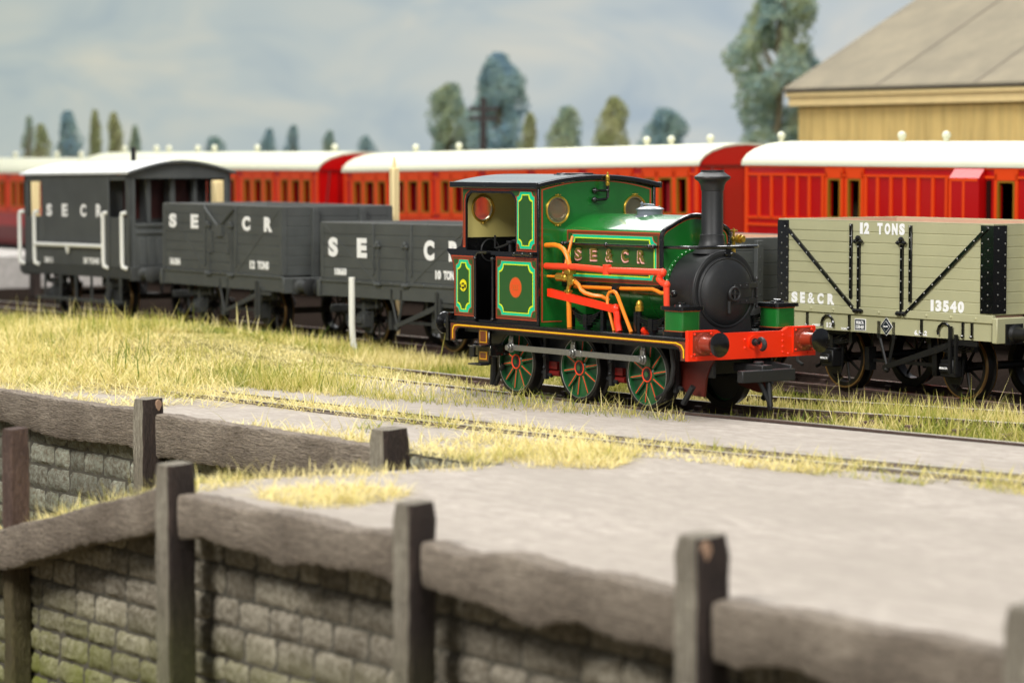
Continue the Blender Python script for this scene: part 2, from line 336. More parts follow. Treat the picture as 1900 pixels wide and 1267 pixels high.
# ------------------------------------------------------------------ timber edging and posts
def vnoise(seed):
    r = random.Random(seed); ph = [(r.uniform(.8, 5.2), r.uniform(0, 6.3), r.uniform(.3, 1)) for _ in range(7)]
    return lambda t: sum(a*sin(f*t+p)/(f**.5) for f, p, a in ph)/3
def beam(label, p0, p1, h, th, seed, wav=.07, lift=.03, mt='weathered_timber'):
    d = Vector(p1)-Vector(p0); L = d.length; N = int(L/.06)+2; top, bot, fr = vnoise(seed), vnoise(seed+50), vnoise(seed+90); rings = []
    rnd = random.Random(seed)
    for i in range(N+1):
        t = L*i/N; zt = lift+wav*.5*top(t*1.1); zb = lift-h+wav*1.2*bot(t*1.2); y0 = -th/2+wav*.5*fr(t)+rnd.uniform(-.010, .010); y1 = th/2; zt += rnd.uniform(-.010, .010); zb += rnd.uniform(-.016, .016)
        rings.append([(t, y0+.02, zt), (t, y0, zt-.035), (t, y0-.015*fr(t*2), (zt+zb)/2), (t, y0+.01, zb+.04), (t, y0+.04, zb), (t, y1, zb), (t, y1, zt), (t, 0, zt+.012)])
    b = MB(); b.poly(rings); o = b.build('timber_edging', M_[mt], ang=40, label=label, cat='timber edging')
    o.location = lw(*p0); o.rotation_euler = (0, 0, LW+atan2(d.y, d.x)); return o
beam('dark wavy timber edging above the green-grey wall, left of the slim upright post', (-12, -6.62), (-1.62, -6.62), .50, .24, 3)
beam('straight weathered timber edging between the two posts below the grass verge', (-1.26, -6.6), (4.18, -6.6), .56, .24, 9, wav=.03)
beam('blurred wavy timber edging right of the foreground corner post', (6.98, -10.80), (11.02, -10.80), .42, .30, 21, wav=.11)
beam('blurred timber edging between the second and third foreground posts', (11.36, -10.80), (15.02, -10.80), .46, .30, 33, wav=.12)
beam('strongly blurred knotty timber edging right of the third foreground post', (15.40, -10.80), (18.58, -10.80), .48, .30, 41, wav=.12)
beam('timber edging running past the right frame edge in the foreground', (18.95, -10.72), (24, -10.72), .46, .30, 47, wav=.1)
o = beam('brown timber edging sloping down to the left frame edge below the straw tufts', (-3, -10.80), (6.55, -10.80), .42, .28, 57, wav=.05)
for v in o.data.vertices: v.co.z += bank_z(-3+v.co.x)+.03
def post(label, p, zt, zb, w, mt, seed, yaw=LW, lean=0):
    r = random.Random(seed); b = MB(); N = 26; rings = []
    for i in range(N+1):
        z = zb+(zt-zb)*i/N; s = w/2*(1-.03*sin(3*i+seed)*.5); k = .16 if i < N else .30; q = s*(1-k)
        ring = [(s, q), (q, s), (-q, s), (-s, q), (-s, -q), (-q, -s), (q, -s), (s, -q)]
        if i == N: ring = [(x*.94, y*.94) for x, y in ring]
        rings.append([(x+r.uniform(-.006, .006)+lean*(z-zb), y+r.uniform(-.006, .006), z-(.015 if i == N and j > 3 else 0)) for j, (x, y) in enumerate(ring)])
    b.poly(rings)
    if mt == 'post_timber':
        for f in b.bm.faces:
            if f.calc_center_median().x > w*.42: f.material_index = 1  # local X side of each pale post takes the darker brown timber
        for k in range(1 if seed in (1, 5) else 0):
            z_ = zt-(.05 if seed == 1 else .07); y_ = -w*.26 if seed == 5 else w*.22; b.poly([[(w/2+.010+lean*(z_-zb), y_+.035*cos(a)*(1+.35*sin(3*a+1)), z_-.04+.075*sin(a)*(1+.3*sin(5*a))) for a in np.linspace(0, 2*pi, 10, endpoint=False)], [(w/2-.01+lean*(z_-zb), y_+.055*cos(a), z_-.03+.07*sin(a)) for a in np.linspace(0, 2*pi, 10, endpoint=False)]], 2)
    o = b.build('timber_post', [M_[mt], M_['dark_brown_timber'], M_['fresh_wood']], ang=32, label=label, cat='post'); o.location = lw(*p); o.rotation_euler = (0, 0, yaw); return o
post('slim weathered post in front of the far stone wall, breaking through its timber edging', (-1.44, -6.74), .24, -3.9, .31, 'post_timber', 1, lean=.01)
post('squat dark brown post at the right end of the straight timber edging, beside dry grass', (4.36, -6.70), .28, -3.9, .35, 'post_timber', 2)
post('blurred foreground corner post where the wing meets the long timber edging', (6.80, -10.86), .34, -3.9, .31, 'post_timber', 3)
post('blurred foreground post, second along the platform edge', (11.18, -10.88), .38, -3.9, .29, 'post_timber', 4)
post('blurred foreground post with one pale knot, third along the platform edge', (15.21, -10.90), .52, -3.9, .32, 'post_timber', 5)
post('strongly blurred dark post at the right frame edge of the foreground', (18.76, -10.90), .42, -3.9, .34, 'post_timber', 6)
post('tall reddish brown post at the left frame edge, tallest of all the posts', (2.62, -10.60), .36, -3.9, .24, 'brown_post_timber', 7)
# ------------------------------------------------------------------ tracks
def smooth(pts, n=8):
    out = []
    P = [Vector(p) for p in pts]
    for i in range(len(P)-1):
        p0, p1, p2, p3 = P[max(0, i-1)], P[i], P[i+1], P[min(len(P)-1, i+2)]
        for k in range(n):
            t = k/n; out.append(.5*((2*p1)+(-p0+p2)*t+(2*p0-5*p1+4*p2-p3)*t*t+(-p0+3*p1-3*p2+p3)*t**3))
    return out+[P[-1]]
def rail(parent, pts, zt=0., h=.15, chairs=True):
    P = smooth(pts); b = MB()
    def sweep(prof, mi):
        rings = []
        for i, p in enumerate(P):
            d = (P[min(i+1, len(P)-1)]-P[max(i-1, 0)]).normalized(); n = Vector((-d.y, d.x)); rings.append([(p.x+n.x*u, p.y+n.y*u, zt+v) for u, v in prof])
        b.poly(rings, mi)
    sweep([(-.075, -h), (.075, -h), (.07, -h+.02), (.018, -h+.035), (.018, -.045), (.036, -.035), (.036, -.004), (-.036, -.004), (-.036, -.035), (-.018, -.045), (-.018, -h+.035), (-.07, -h+.02)], 0)
    sweep([(-.034, -.0035), (.034, -.0035), (.03, .0), (-.03, .0)], 1)
    return b.build('rail', [M_['rail_side'], M_['rail_top']], parent, ang=30)
def sleepers(parent, xs, f, ln, mt='sleeper_wood', z0=-.27, z1=-.145):
    first = None
    for x in xs:
        (cx, cy), a = f(x)
        if first is None:
            b = MB(); b.box(-.125, .125, -ln/2, ln/2, z0, z1)
            for s in (-.64, .64): b.box(-.1, .1, s-.19, s+.19, z1, z1+.03); b.box(-.05, .05, s-.13, s-.055, z1+.03, z1+.09); b.box(-.05, .05, s+.055, s+.13, z1+.03, z1+.09)
            first = b.build('sleeper', M_[mt], parent, bev=.008); o = first
        else: o = first.copy(); C.objects.link(o)
        o.location = (cx, cy, 0); o.rotation_euler = (0, 0, a)
def straight(y=0, a=0): return lambda x: ((x, y+a*x), a)
t = thing('railway_track', 'siding under the green tank engine, its rails half hidden in dry grass', 'railway track', **FR)
rail(t, [(-20, -.6), (-8, -.62), (-2, -.62), (1.3, -.6), (2.6, -.52), (3.8, -.36), (7.9, .06), (12, .5), (20, 1.4)])
rail(t, [(-20, .72), (-8, .68), (-2, .66), (1.0, .68), (2.5, .88), (4, 1.32), (6.0, 1.9), (9, 2.8), (14, 4.3)])
sleepers(t, [-9.8+.78*i for i in range(27)], lambda x: ((x, .0 if x < 1.5 else (x-1.5)*.11), 0 if x < 1.5 else .1), 2.5)
t = thing('railway_track', 'extra rail diverging in the grass between the tank engine and the grey wagon', 'railway track', **FR)
rail(t, [(-1.5, 1.5), (1.0, 2.02), (4.8, 3.1), (9, 4.25)])
def wl(x, y, X=6.2618, Y=42.0665, a=-.97): return (X+cos(a)*x-sin(a)*y, Y+sin(a)*x+cos(a)*y)
t = thing('railway_track', 'goods siding carrying the line of open wagons and the brake van', 'railway track', (6.2618, 42.0665, 0), -.97)
for s in (-.64, .64): rail(t, [(-46, s-1.6), (-24, s-.35), (-14, s), (0, s), (16, s)])
sleepers(t, [-14.5+.75*i for i in range(32)], straight(), 2.6)
t = thing('railway_track', 'embedded dock rail pair in the paving with dry grass growing between', 'railway track', **FR)
for pts in ([(-7.4, -4.15), (-1.5, -3.82), (2, -3.64), (6.4, -3.2), (10.3, -2.5), (18, -1.2)], [(-9, -5.0), (-2.8, -4.48), (0, -4.36), (3.75, -3.98), (6.1, -3.72), (10.6, -3.05), (18, -1.8)]):
    rail(t, pts, zt=.012, h=.17)
    P = smooth(pts); b = MB(); b.poly([[(p.x-.02, p.y-.17, -.019), (p.x-.02, p.y-.045, -.019), (p.x-.02, p.y-.045, -.008), (p.x-.02, p.y-.17, -.008)] for p in P]); b.build('flangeway', M_['track_brown'], t)
t = thing('railway_track', 'far running line beneath the row of red coaches', 'railway track', (4.8, 60.9, -.15), -.98)
for s in (-.64, .64): rail(t, [(-60, s), (14, s)])
# ------------------------------------------------------------------ grass
def inpoly(x, y, P):
    r = np.zeros(len(x), bool); n = len(P)
    for i in range(n):
        (x0, y0), (x1, y1) = P[i], P[(i+1) % n]
        c = ((y0 > y) != (y1 > y)) & (x < (x1-x0)*(y-y0)/(y1-y0+1e-12)+x0); r ^= c
    return r
def fbm(x, y, s, seed):
    r = np.random.RandomState(seed); v = np.zeros_like(x)
    for k in range(6):
        a = r.uniform(0, 2*pi); f = s*(1.6**k)*r.uniform(.8, 1.2); v += np.sin(f*(x*cos(a)+y*sin(a))+r.uniform(0, 6.28)+1.3*np.sin(f*.7*(y*cos(a)-x*sin(a))+r.uniform(0, 6)))/(1.25**k)
    return v/2.6
def mound(x, y):
    return .44*np.exp(-((x+13.5)/5.0)**2-((y+.6)/3.2)**2)+.10*np.exp(-((x+8)/3.5)**2-((y+2.5)/2)**2)
B_ = []   # x, y, z, length, width, lean angle, azimuth, tint
def patch(P, dens, ln, lean, green, seed, thr=-9., z=-.1, wid=.013, ns=.9):
    xs = [p[0] for p in P]; ys = [p[1] for p in P]; A = (max(xs)-min(xs))*(max(ys)-min(ys)); n = int(A*dens); r = np.random.RandomState(seed)
    x = r.uniform(min(xs), max(xs), n); y = r.uniform(min(ys), max(ys), n); k = inpoly(x, y, P); x, y = x[k], y[k]
    f = fbm(x, y, ns, seed+5)+r.normal(0, .18, len(x)); k = f > thr; x, y, f = x[k], y[k], f[k]; n = len(x)
    if not n: return
    gr = np.clip(green+.55*fbm(x, y, .75, seed+9)+.25*fbm(x, y, 2.6, seed+19)+r.normal(0, .17, n), 0, 1)
    L = ln*np.exp(r.normal(0, .38, n))*(1+.25*fbm(x, y, .8, seed+2)); L = np.clip(L, .05, ln*2.4)
    B_.append(np.stack([x, y, z+mound(x, y), L, wid*r.uniform(.7, 1.35, n), np.abs(r.normal(lean, .34, n)), r.uniform(0, 2*pi, n), gr], 1))
patch([(-26, -6.2), (-8.2, -6.0), (-6.6, -4.9), (-5.6, -3.4), (-4.2, -2.6), (-3, -1.2), (-5, .8), (-12, 1.2), (-26, 3.2)], 600, .21, 1.38, .24, 1)
patch([(-26, -6.2), (-8, -6), (-6.2, -4.6), (-5.2, -3.2), (-26, -3)], 300, .36, 1.45, .10, 2)
patch([(-26, -5.5), (-7, -5.2), (-4.4, -2.8), (-3.4, -1.3), (-5, 1.0), (-26, 3)], 16, .34, .7, .35, 71, wid=.018)
patch([(-11, -6.2), (-6.6, -6.0), (-3.4, -4.9), (-4.4, -3.6), (-11, -3.4)], 380, .30, 1.45, .12, 74, thr=-.25, z=-.03)
patch([(-26, -5.5), (-6, -4.5), (-3, -2.6), (2.6, -1.5), (2.6, -.8), (-26, -.9)], 30, .30, .7, .5, 72)
patch([(2.3, -.2), (12, .9), (12, 4.4), (2.5, 2.0)], 60, .34, .75, .35, 73, z=-.14)
patch([(-6, -3.5), (-2, -2.9), (1, -2.0), (3.4, -1.45), (2.9, -1.0), (2.2, -.86), (-6, -.74)], 760, .20, .95, .42, 3, thr=-.55)
patch([(-5.5, -3.3), (-2.2, -2.7), (-.6, -2.2), (-.6, -.74), (-5.5, -.74)], 520, .24, .9, .38, 33)
patch([(-20, -.52), (-3.2, -.5), (-3.2, .56), (-20, .6)], 560, .22, .7, .38, 4, z=-.14)
patch([(-3.2, -.45), (2, -.45), (2, .5), (-3.2, .5)], 140, .15, .8, .5, 44, z=-.14)
patch([(-20, .84), (-2, .8), (3.2, 1.1), (12, 3.4), (12, 5.0), (4.5, 3.2), (-3, 3.0), (-20, 3.3)], 560, .15, .7, .42, 5, z=-.14, thr=-.9)
patch([(2.3, -.36), (4, -.2), (8, .25), (12, .7), (12, 3.6), (6, 1.85), (2.5, .82)], 640, .20, .8, .40, 6, z=-.14, thr=-.75)
patch([(2.6, .98), (6, 2.0), (12, 3.8), (12, 4.9), (5, 3.05), (1.2, 1.9)], 520, .19, .7, .40, 7, z=-.14, thr=-.6)
patch([(-9, -5.1), (-3, -4.75), (0, -4.6), (4, -4.3), (4, -3.8), (0, -3.95), (-3, -4.1), (-8, -4.3)], 420, .20, 1.25, .2, 8, thr=-.05, z=-.03)
patch([(-2, -4.4), (4, -4.0), (8, -3.6), (12, -3.0), (18, -2.0), (18, -1.4), (12, -2.35), (8, -3.0), (4, -3.55), (-2, -3.9)], 560, .13, 1.2, .2, 9, thr=-.35, z=-.02)
patch([(5.2, -4.7), (8, -4.35), (12, -3.7), (18, -2.7), (18, -2.0), (12, -3.0), (8, -3.65), (5, -4.1)], 620, .15, 1.25, .15, 10, thr=-.25, z=-.02)
patch([(2.9, -6.45), (6.4, -6.6), (7.2, -5.6), (6.4, -4.6), (4, -4.0), (1.5, -4.3), (.6, -5.0), (2.2, -5.6)], 620, .20, 1.2, .15, 11, thr=-.25, z=-.02)
patch([(.2, -6.5), (3.2, -6.5), (3.2, -5.9), (.2, -6.1)], 320, .22, 1.3, .1, 12, thr=-.1, z=-.02)
patch([(-7, -6.4), (-1.5, -6.4), (-1.5, -5.0), (-7, -4.6)], 260, .26, 1.4, .08, 13, thr=.15, z=-.02)
patch([(-3, -10.55), (6.5, -10.5), (6.2, -9.6), (5.8, -8.9), (-3, -8.8)], 1700, .22, 1.15, .08, 14, z=0)
B_[-1][:, 2] = -.02-.215*(6.5-B_[-1][:, 0])-.02
patch([(5.3, -10.3), (5.6, -9.0), (6.0, -7.2), (6.2, -6.5), (6.55, -7), (6.2, -8.6), (5.9, -10.3)], 420, .15, .9, .22, 15, z=-.03, thr=-.1)
patch(circ(7.5, -9.45, .8, 14), 650, .17, 1.35, .05, 16, thr=-.35, z=-.02)
patch(circ(8.0, -9.8, .5, 14), 380, .14, 1.4, .05, 17, thr=-.2, z=-.02)
D_ = np.concatenate(B_)
q0_ = (D_[:, 0] > -10.5) & (D_[:, 1] > -2.3) & (D_[:, 1] < -.9); D_[q0_, 3] *= .24+.38*np.clip((-D_[q0_, 1]-.9)/1.4, 0, 1)+.35*(D_[q0_, 0] > -.8)
q_ = (D_[:, 0] > -12.5) & (D_[:, 1] > -.95) & (D_[:, 1] < .95); D_[q_, 3] *= np.where(D_[q_, 0] < 2.2, .35, .6); D_ = D_[~(q_ & (np.random.rand(len(D_)) < .35))]
patch([(-6.5, -3.0), (-1, -1.9), (3.5, -1.3), (2.6, -.9), (-6.5, -.8)], 75, .24, .95, .35, 75, z=-.03)
D_ = np.concatenate([D_, B_[-1]]); n = len(D_)
x, y, z, L, w, ln, az, tint = D_.T
dx, dy = np.cos(az), np.sin(az); px, py = -dy, dx
def pt(t, half):
    q = np.clip(ln*(.82+.22*t), 0, 1.52); h = L*t*np.cos(q); o = L*t*np.sin(q)
    return np.stack([x+dx*o+px*half, y+dy*o+py*half, z+np.maximum(h, .01*(t > 0))], 1)
V = np.stack([pt(0, -w/2), pt(0, w/2), pt(.5, -w*.4), pt(.5, w*.4), pt(1., 0*w)], 1).reshape(-1, 3)
me = bpy.data.meshes.new('dry_grass'); me.vertices.add(5*n); me.vertices.foreach_set('co', V.astype(np.float32).ravel())
base = (np.arange(n)*5)[:, None]; loops = (base+np.array([0, 1, 3, 2, 2, 3, 4])[None]).ravel()
me.loops.add(7*n); me.loops.foreach_set('vertex_index', loops.astype(np.int32)); me.polygons.add(2*n)
me.polygons.foreach_set('loop_start', (np.arange(n)[:, None]*7+np.array([0, 4])[None]).ravel().astype(np.int32))
me.polygons.foreach_set('loop_total', np.tile([4, 3], n).astype(np.int32)); me.update(); me.validate()
at = me.attributes.new('tint', 'FLOAT', 'POINT'); at.data.foreach_set('value', np.repeat(tint, 5).astype(np.float32))
gm = bpy.data.materials.new('grass_blades'); gm.use_nodes = True; nt = gm.node_tree; p = nt.nodes['Principled BSDF']; p.inputs['Roughness'].default_value = .7; p.inputs['Specular IOR Level'].default_value = .3
an = nt.nodes.new('ShaderNodeAttribute'); an.attribute_name = 'tint'; rp = nt.nodes.new('ShaderNodeValToRGB'); e = rp.color_ramp.elements
e[0].position = 0; e[0].color = (*lin((234, 220, 158)), 1); e[1].position = 1; e[1].color = (*lin((92, 116, 30)), 1)
for q, c_ in ((.3, (214, 200, 124)), (.55, (180, 174, 86)), (.78, (136, 146, 48))):
    k = e.new(q); k.color = (*lin(c_), 1)
nt.links.new(an.outputs['Fac'], rp.inputs[0]); nt.links.new(rp.outputs[0], p.inputs['Base Color'])
tr = nt.nodes.new('ShaderNodeBsdfTranslucent'); nt.links.new(rp.outputs[0], tr.inputs[0]); ms = nt.nodes.new('ShaderNodeMixShader'); ms.inputs[0].default_value = .3
nt.links.new(p.outputs[0], ms.inputs[1]); nt.links.new(tr.outputs[0], ms.inputs[2]); nt.links.new(ms.outputs[0], nt.nodes['Material Output'].inputs[0])
me.materials.append(gm); go = bpy.data.objects.new('dry_grass', me); C.objects.link(go); place(go); tag(go, 'straw yellow and green grass tufts growing along the rails and paving', 'grass', kind='stuff')
print('BLADES', n)
# turf under the grass
NX, NY = 90, 60; b = MB(); vv = [[None]*(NY+1) for _ in range(NX+1)]
for i in range(NX+1):
    for j in range(NY+1):
        X_ = -26+24*i/NX; Y_ = -6.1+9.5*j/NY; h = float(mound(np.array([X_]), np.array([Y_]))[0]); ed = min(1, (i/NX)*3, (1-i/NX)*3)
        vv[i][j] = b.bm.verts.new((X_, Y_, -.13+h*1.0-(.0 if h > .02 else .02)))
for i in range(NX):
    for j in range(NY): b.bm.faces.new((vv[i][j], vv[i+1][j], vv[i+1][j+1], vv[i][j+1]))
place(b.build('turf_bank', ground_mat('turf', (120, 110, 62), (150, 138, 80), (84, 84, 40), sc=1.5, bump=.6), kind='structure'))
# ------------------------------------------------------------------ painted sky board, glowing by its own emission instead of lamplight
sk = bpy.data.materials.new('painted_sky'); sk.use_nodes = True; nt = sk.node_tree; nt.nodes.remove(nt.nodes['Principled BSDF'])
em = nt.nodes.new('ShaderNodeEmission'); nt.links.new(em.outputs[0], nt.nodes['Material Output'].inputs[0])
tc = nt.nodes.new('ShaderNodeTexCoord'); mp = nt.nodes.new('ShaderNodeMapping'); mp.inputs['Scale'].default_value = (.06, .06, .11); mp.inputs['Rotation'].default_value = (0, -.5, 0); nt.links.new(tc.outputs['Object'], mp.inputs[0])
n1 = nt.nodes.new('ShaderNodeTexNoise'); n1.inputs['Scale'].default_value = 2.2; n1.inputs['Detail'].default_value = 3; n1.inputs['Distortion'].default_value = .8; nt.links.new(mp.outputs[0], n1.inputs[0])
r1 = nt.nodes.new('ShaderNodeValToRGB'); e = r1.color_ramp.elements; e[0].position = .3; e[0].color = (*lin((168, 180, 190)), 1); e[1].position = .72; e[1].color = (*lin((208, 205, 196)), 1); k = e.new(.5); k.color = (*lin((186, 193, 195)), 1); nt.links.new(n1.outputs[0], r1.inputs[0])
sx = nt.nodes.new('ShaderNodeSeparateXYZ'); nt.links.new(tc.outputs['Object'], sx.inputs[0]); mr = nt.nodes.new('ShaderNodeMapRange'); mr.inputs[1].default_value = -22; mr.inputs[2].default_value = 22; nt.links.new(sx.outputs[0], mr.inputs[0])
r2 = nt.nodes.new('ShaderNodeValToRGB'); e = r2.color_ramp.elements; e[0].color = (.96, 1.0, .93, 1); e[1].color = (1.08, 1.10, 1.14, 1); nt.links.new(mr.outputs[0], r2.inputs[0])
mx = nt.nodes.new('ShaderNodeMix'); mx.data_type = 'RGBA'; mx.blend_type = 'MULTIPLY'; mx.inputs[0].default_value = 1; nt.links.new(r1.outputs[0], mx.inputs[6]); nt.links.new(r2.outputs[0], mx.inputs[7]); nt.links.new(mx.outputs[2], em.inputs[0])
b = MB(); b.box(-70, 70, -.3, .3, -6, 40); o = b.build('sky', sk, kind='structure'); o.location = (0, 122, 0)
# ------------------------------------------------------------------ trees of the painted backdrop, built solid, its haze in the leaf colours
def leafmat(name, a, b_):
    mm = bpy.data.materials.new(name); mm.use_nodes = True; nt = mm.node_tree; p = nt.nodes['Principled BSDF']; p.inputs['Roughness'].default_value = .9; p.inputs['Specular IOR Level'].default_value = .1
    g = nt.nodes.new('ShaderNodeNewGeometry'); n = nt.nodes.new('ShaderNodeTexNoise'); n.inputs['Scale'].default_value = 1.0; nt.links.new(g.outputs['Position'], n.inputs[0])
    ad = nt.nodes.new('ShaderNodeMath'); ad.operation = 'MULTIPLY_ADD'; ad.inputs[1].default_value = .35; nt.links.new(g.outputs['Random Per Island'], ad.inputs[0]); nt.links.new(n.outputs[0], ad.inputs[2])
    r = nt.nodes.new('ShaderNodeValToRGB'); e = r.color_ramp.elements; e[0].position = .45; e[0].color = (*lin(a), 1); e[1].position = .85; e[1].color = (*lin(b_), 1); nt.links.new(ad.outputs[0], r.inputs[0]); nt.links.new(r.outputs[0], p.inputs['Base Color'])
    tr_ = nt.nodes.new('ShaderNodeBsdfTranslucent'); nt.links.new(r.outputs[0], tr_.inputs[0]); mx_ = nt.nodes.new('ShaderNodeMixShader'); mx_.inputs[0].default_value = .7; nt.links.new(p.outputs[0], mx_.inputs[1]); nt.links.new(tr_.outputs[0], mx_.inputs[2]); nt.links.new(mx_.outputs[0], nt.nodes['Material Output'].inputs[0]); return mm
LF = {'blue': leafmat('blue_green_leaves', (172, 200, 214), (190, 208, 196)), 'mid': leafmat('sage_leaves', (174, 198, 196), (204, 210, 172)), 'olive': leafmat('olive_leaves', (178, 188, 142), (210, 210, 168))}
BK = mat('pale_bark', (118, 108, 84), .9)
def tree(name, label, px, D, w, top, kind, seed, dens=1.0, gap=.0):
    X = (px-950)/5364.3*D; r = np.random.RandomState(seed); t = thing(name, label, 'tree', (X, D, -.16), r.uniform(0, 6), group='painted backdrop trees behind the red coaches')
    H_ = top+.16; b = MB(); b.tube([(0, 0, 0), (.03*H_, 0, H_*.3), (0, .02*H_, H_*.65), (0, 0, H_*.92)], .1, seg=8, rs=[.03*H_, .024*H_, .014*H_, .004*H_])
    for k in range(7):
        a = k*2.4+seed; z0 = H_*(.25+.08*k); b.tube([(0, 0, z0), (w*.2*cos(a), w*.2*sin(a), z0+.1*H_), (w*.36*cos(a), w*.36*sin(a), z0+.2*H_)], .03, seg=6, rs=[.012*H_, .008*H_, .003*H_])
    b.build('trunk', BK, t)
    N = int(5200*dens); z = r.beta(1.6, 1.15, N); prof = np.where(z < .58, .72+.28*z/.58, np.sqrt(np.clip(1-((z-.58)/.43)**2, 0, 1))); a = r.uniform(0, 2*pi, N)
    lump = 1+.24*np.sin(3*a+seed+9*z)+.20*np.sin(15*z+seed*2+a)+.12*np.sin(27*z-2*a); rad = w/2*prof*lump*np.sqrt(r.uniform(.12, 1, N)); Z = H_*(.14+.86*z)
    keep = (np.sin(7*z+2*a+seed)+np.sin(17*z-3*a) > -1.35+gap); P = np.stack([rad*np.cos(a), rad*np.sin(a), Z], 1)[keep]; N = len(P)
    s = .022*w+.026; R1 = r.normal(0, 1, (N, 3)); R1 /= np.linalg.norm(R1, axis=1)[:, None]; R2 = np.cross(R1, r.normal(0, 1, (N, 3))); R2 /= np.linalg.norm(R2, axis=1)[:, None]; sz = s*r.uniform(.6, 1.5, N)[:, None]
    V = np.stack([P-R1*sz-R2*sz*.2, P+R2*sz*.7, P+R1*sz*1.1, P-R2*sz*.7+R1*.2*sz], 1).reshape(-1, 3); V[:, 2] *= 1
    me = bpy.data.meshes.new('crown'); me.from_pydata(V.tolist(), [], [(4*i, 4*i+1, 4*i+2, 4*i+3) for i in range(N)]); me.materials.append(LF[kind]); o = bpy.data.objects.new('crown', me); C.objects.link(o); o.parent = t; return t
tree('painted_poplar', 'very faint slender painted tree, leftmost of the distant row above the coaches', 55, 104, .5, 4.9, 'mid', 1, .45, .5)
tree('painted_poplar', 'short olive painted tree just right of the faint leftmost one', 78, 100, .65, 4.55, 'olive', 2, .7)
tree('painted_poplar', 'broad blue-green painted poplar, widest of the left row of poplars', 128, 100, .85, 5.0, 'blue', 3)
tree('painted_poplar', 'narrow tall olive painted poplar, left of the close pair above the white van roof', 178, 100, .45, 5.05, 'olive', 4)
tree('painted_poplar', 'narrow olive painted poplar with pale top, right of the close pair above the van roof', 214, 100, .55, 4.95, 'olive', 5)
tree('painted_poplar', 'small dark painted poplar right behind the thin black van chimney', 252, 100, .45, 4.5, 'mid', 6)
tree('painted_round_tree', 'low blue bush-like painted tree above the coach roof ventilators', 398, 106, 1.0, 4.15, 'blue', 7, .8)
tree('painted_round_tree', 'small blue painted tree, first of the faint pair left of centre sky', 500, 106, .7, 4.45, 'blue', 8, .8)
tree('painted_round_tree', 'small hazy blue painted tree, second of the faint pair left of centre sky', 545, 108, .6, 4.6, 'blue', 9, .7)
tree('painted_round_tree', 'lone small grey-green painted tree above the gap between two coaches', 613, 104, .6, 4.35, 'mid', 10, .8)
tree('painted_round_tree', 'lowest wide blue painted tree left of the big tree clump', 680, 108, .8, 4.2, 'blue', 11, .6)
tree('painted_broad_tree', 'wide sage painted tree, left half of the big clump beside the telegraph pole', 836, 104, 1.65, 6.05, 'mid', 12, 1.5)
tree('painted_tall_tree', 'tallest blue-green painted tree of the clump, behind the telegraph pole', 926, 102, 1.9, 7.05, 'blue', 13, 2.2)
tree('painted_poplar', 'slim dark olive painted tree at the right foot of the tallest tree', 982, 98, .6, 4.9, 'olive', 14)
tree('painted_round_tree', 'medium grey-green painted tree with rounded top above the engine cab', 1050, 100, 1.25, 5.15, 'mid', 15, 1.2)
tree('painted_round_tree', 'pale olive painted tree with pointed top above the engine tank', 1137, 98, 1.15, 5.45, 'olive', 16, 1.2)
tree('painted_round_tree', 'wide blue-grey painted tree directly above the engine chimney', 1231, 104, 1.7, 5.15, 'blue', 17, 1.4)
tree('painted_tall_tree', 'very tall loose willow-like painted tree left of the shed, cut by the top of the frame', 1440, 100, 2.7, 9.6, 'mid', 18, 3.2, .75)
tree('painted_broad_tree', 'bluish shorter painted tree tucked against the shed roof', 1500, 102, 1.3, 6.9, 'blue', 19, 1.3, .3)
t = thing('telegraph_pole', 'dark telegraph pole with crossarms in front of the tallest distant tree', 'telegraph pole', (-.93, 94, -.16))
b = MB(); b.tube([(0, 0, 0), (0, 0, 5.5)], .12, rs=[.15, .10]); b.build('pole', mat('dark_pole', (56, 50, 48), .9), t)
for z in (4.75, 5.05):
    b = MB(); b.box(-.48, .48, -.06, .06, z, z+.13)
    for x_ in (-.36, -.2, .2, .36): b.cyl((x_, 0, z+.1), (x_, 0, z+.2), .03, seg=8)
    b.build('crossarm', mat('crossarm_wood', (56, 50, 48), .9), t)
# ------------------------------------------------------------------ shed
t = thing('goods_shed', 'ochre timber shed with grey felt roof behind the red coaches', 'shed', (7.505, 80, -.16), -.96)
b = MB(); x = .0
while x < 34:
    w = .42+.25*random.random(); b.box(.3+x, .3+x+w-.02, .28-.01*random.random(), .4, 0, 4.98); x += w
b.box(.3, 34, .4, .5, 0, 4.98, 1); b.box(.3, .36, .45, 9.6, 0, 4.98)
b.build('wall', [M_['ochre_wood'], M_['dark_gap']], t)
b = MB(); b.box(.06, 34, .10, .2, 4.96, 5.30); b.box(.02, 34, .02, .14, 5.22, 5.34); b.build('fascia', M_['cream_fascia'], t, bev=.02)
b = MB(); b.poly([[(0, -.02, 5.40), (0, -.02, 5.46), (0, 10, 10.78), (0, 10, 10.70)], [(36, -.02, 5.40), (36, -.02, 5.46), (36, 10, 10.78), (36, 10, 10.70)]])
b.poly([[(0, 20, 5.40), (0, 20, 5.46), (0, 10, 10.78), (0, 10, 10.70)], [(36, 20, 5.40), (36, 20, 5.46), (36, 10, 10.78), (36, 10, 10.70)]])
b.build('roof', M_['felt_roof'], t)
b = MB()
for k in range(1, 9): b.poly([[(k*3.7, 0, 5.465), (k*3.7+.1, 0, 5.465), (k*3.7+.1, 10, 10.785), (k*3.7, 10, 10.785)], [(k*3.7, 0, 5.49), (k*3.7+.1, 0, 5.49), (k*3.7+.1, 10, 10.81), (k*3.7, 10, 10.81)]])
b.build('roof_seam', mat('roof_batten', (112, 104, 90), .9), t)
b = MB(); b.box(.02, 36, .0, .12, 5.34, 5.41); b.build('gutter', M_['dark_gap'], t)
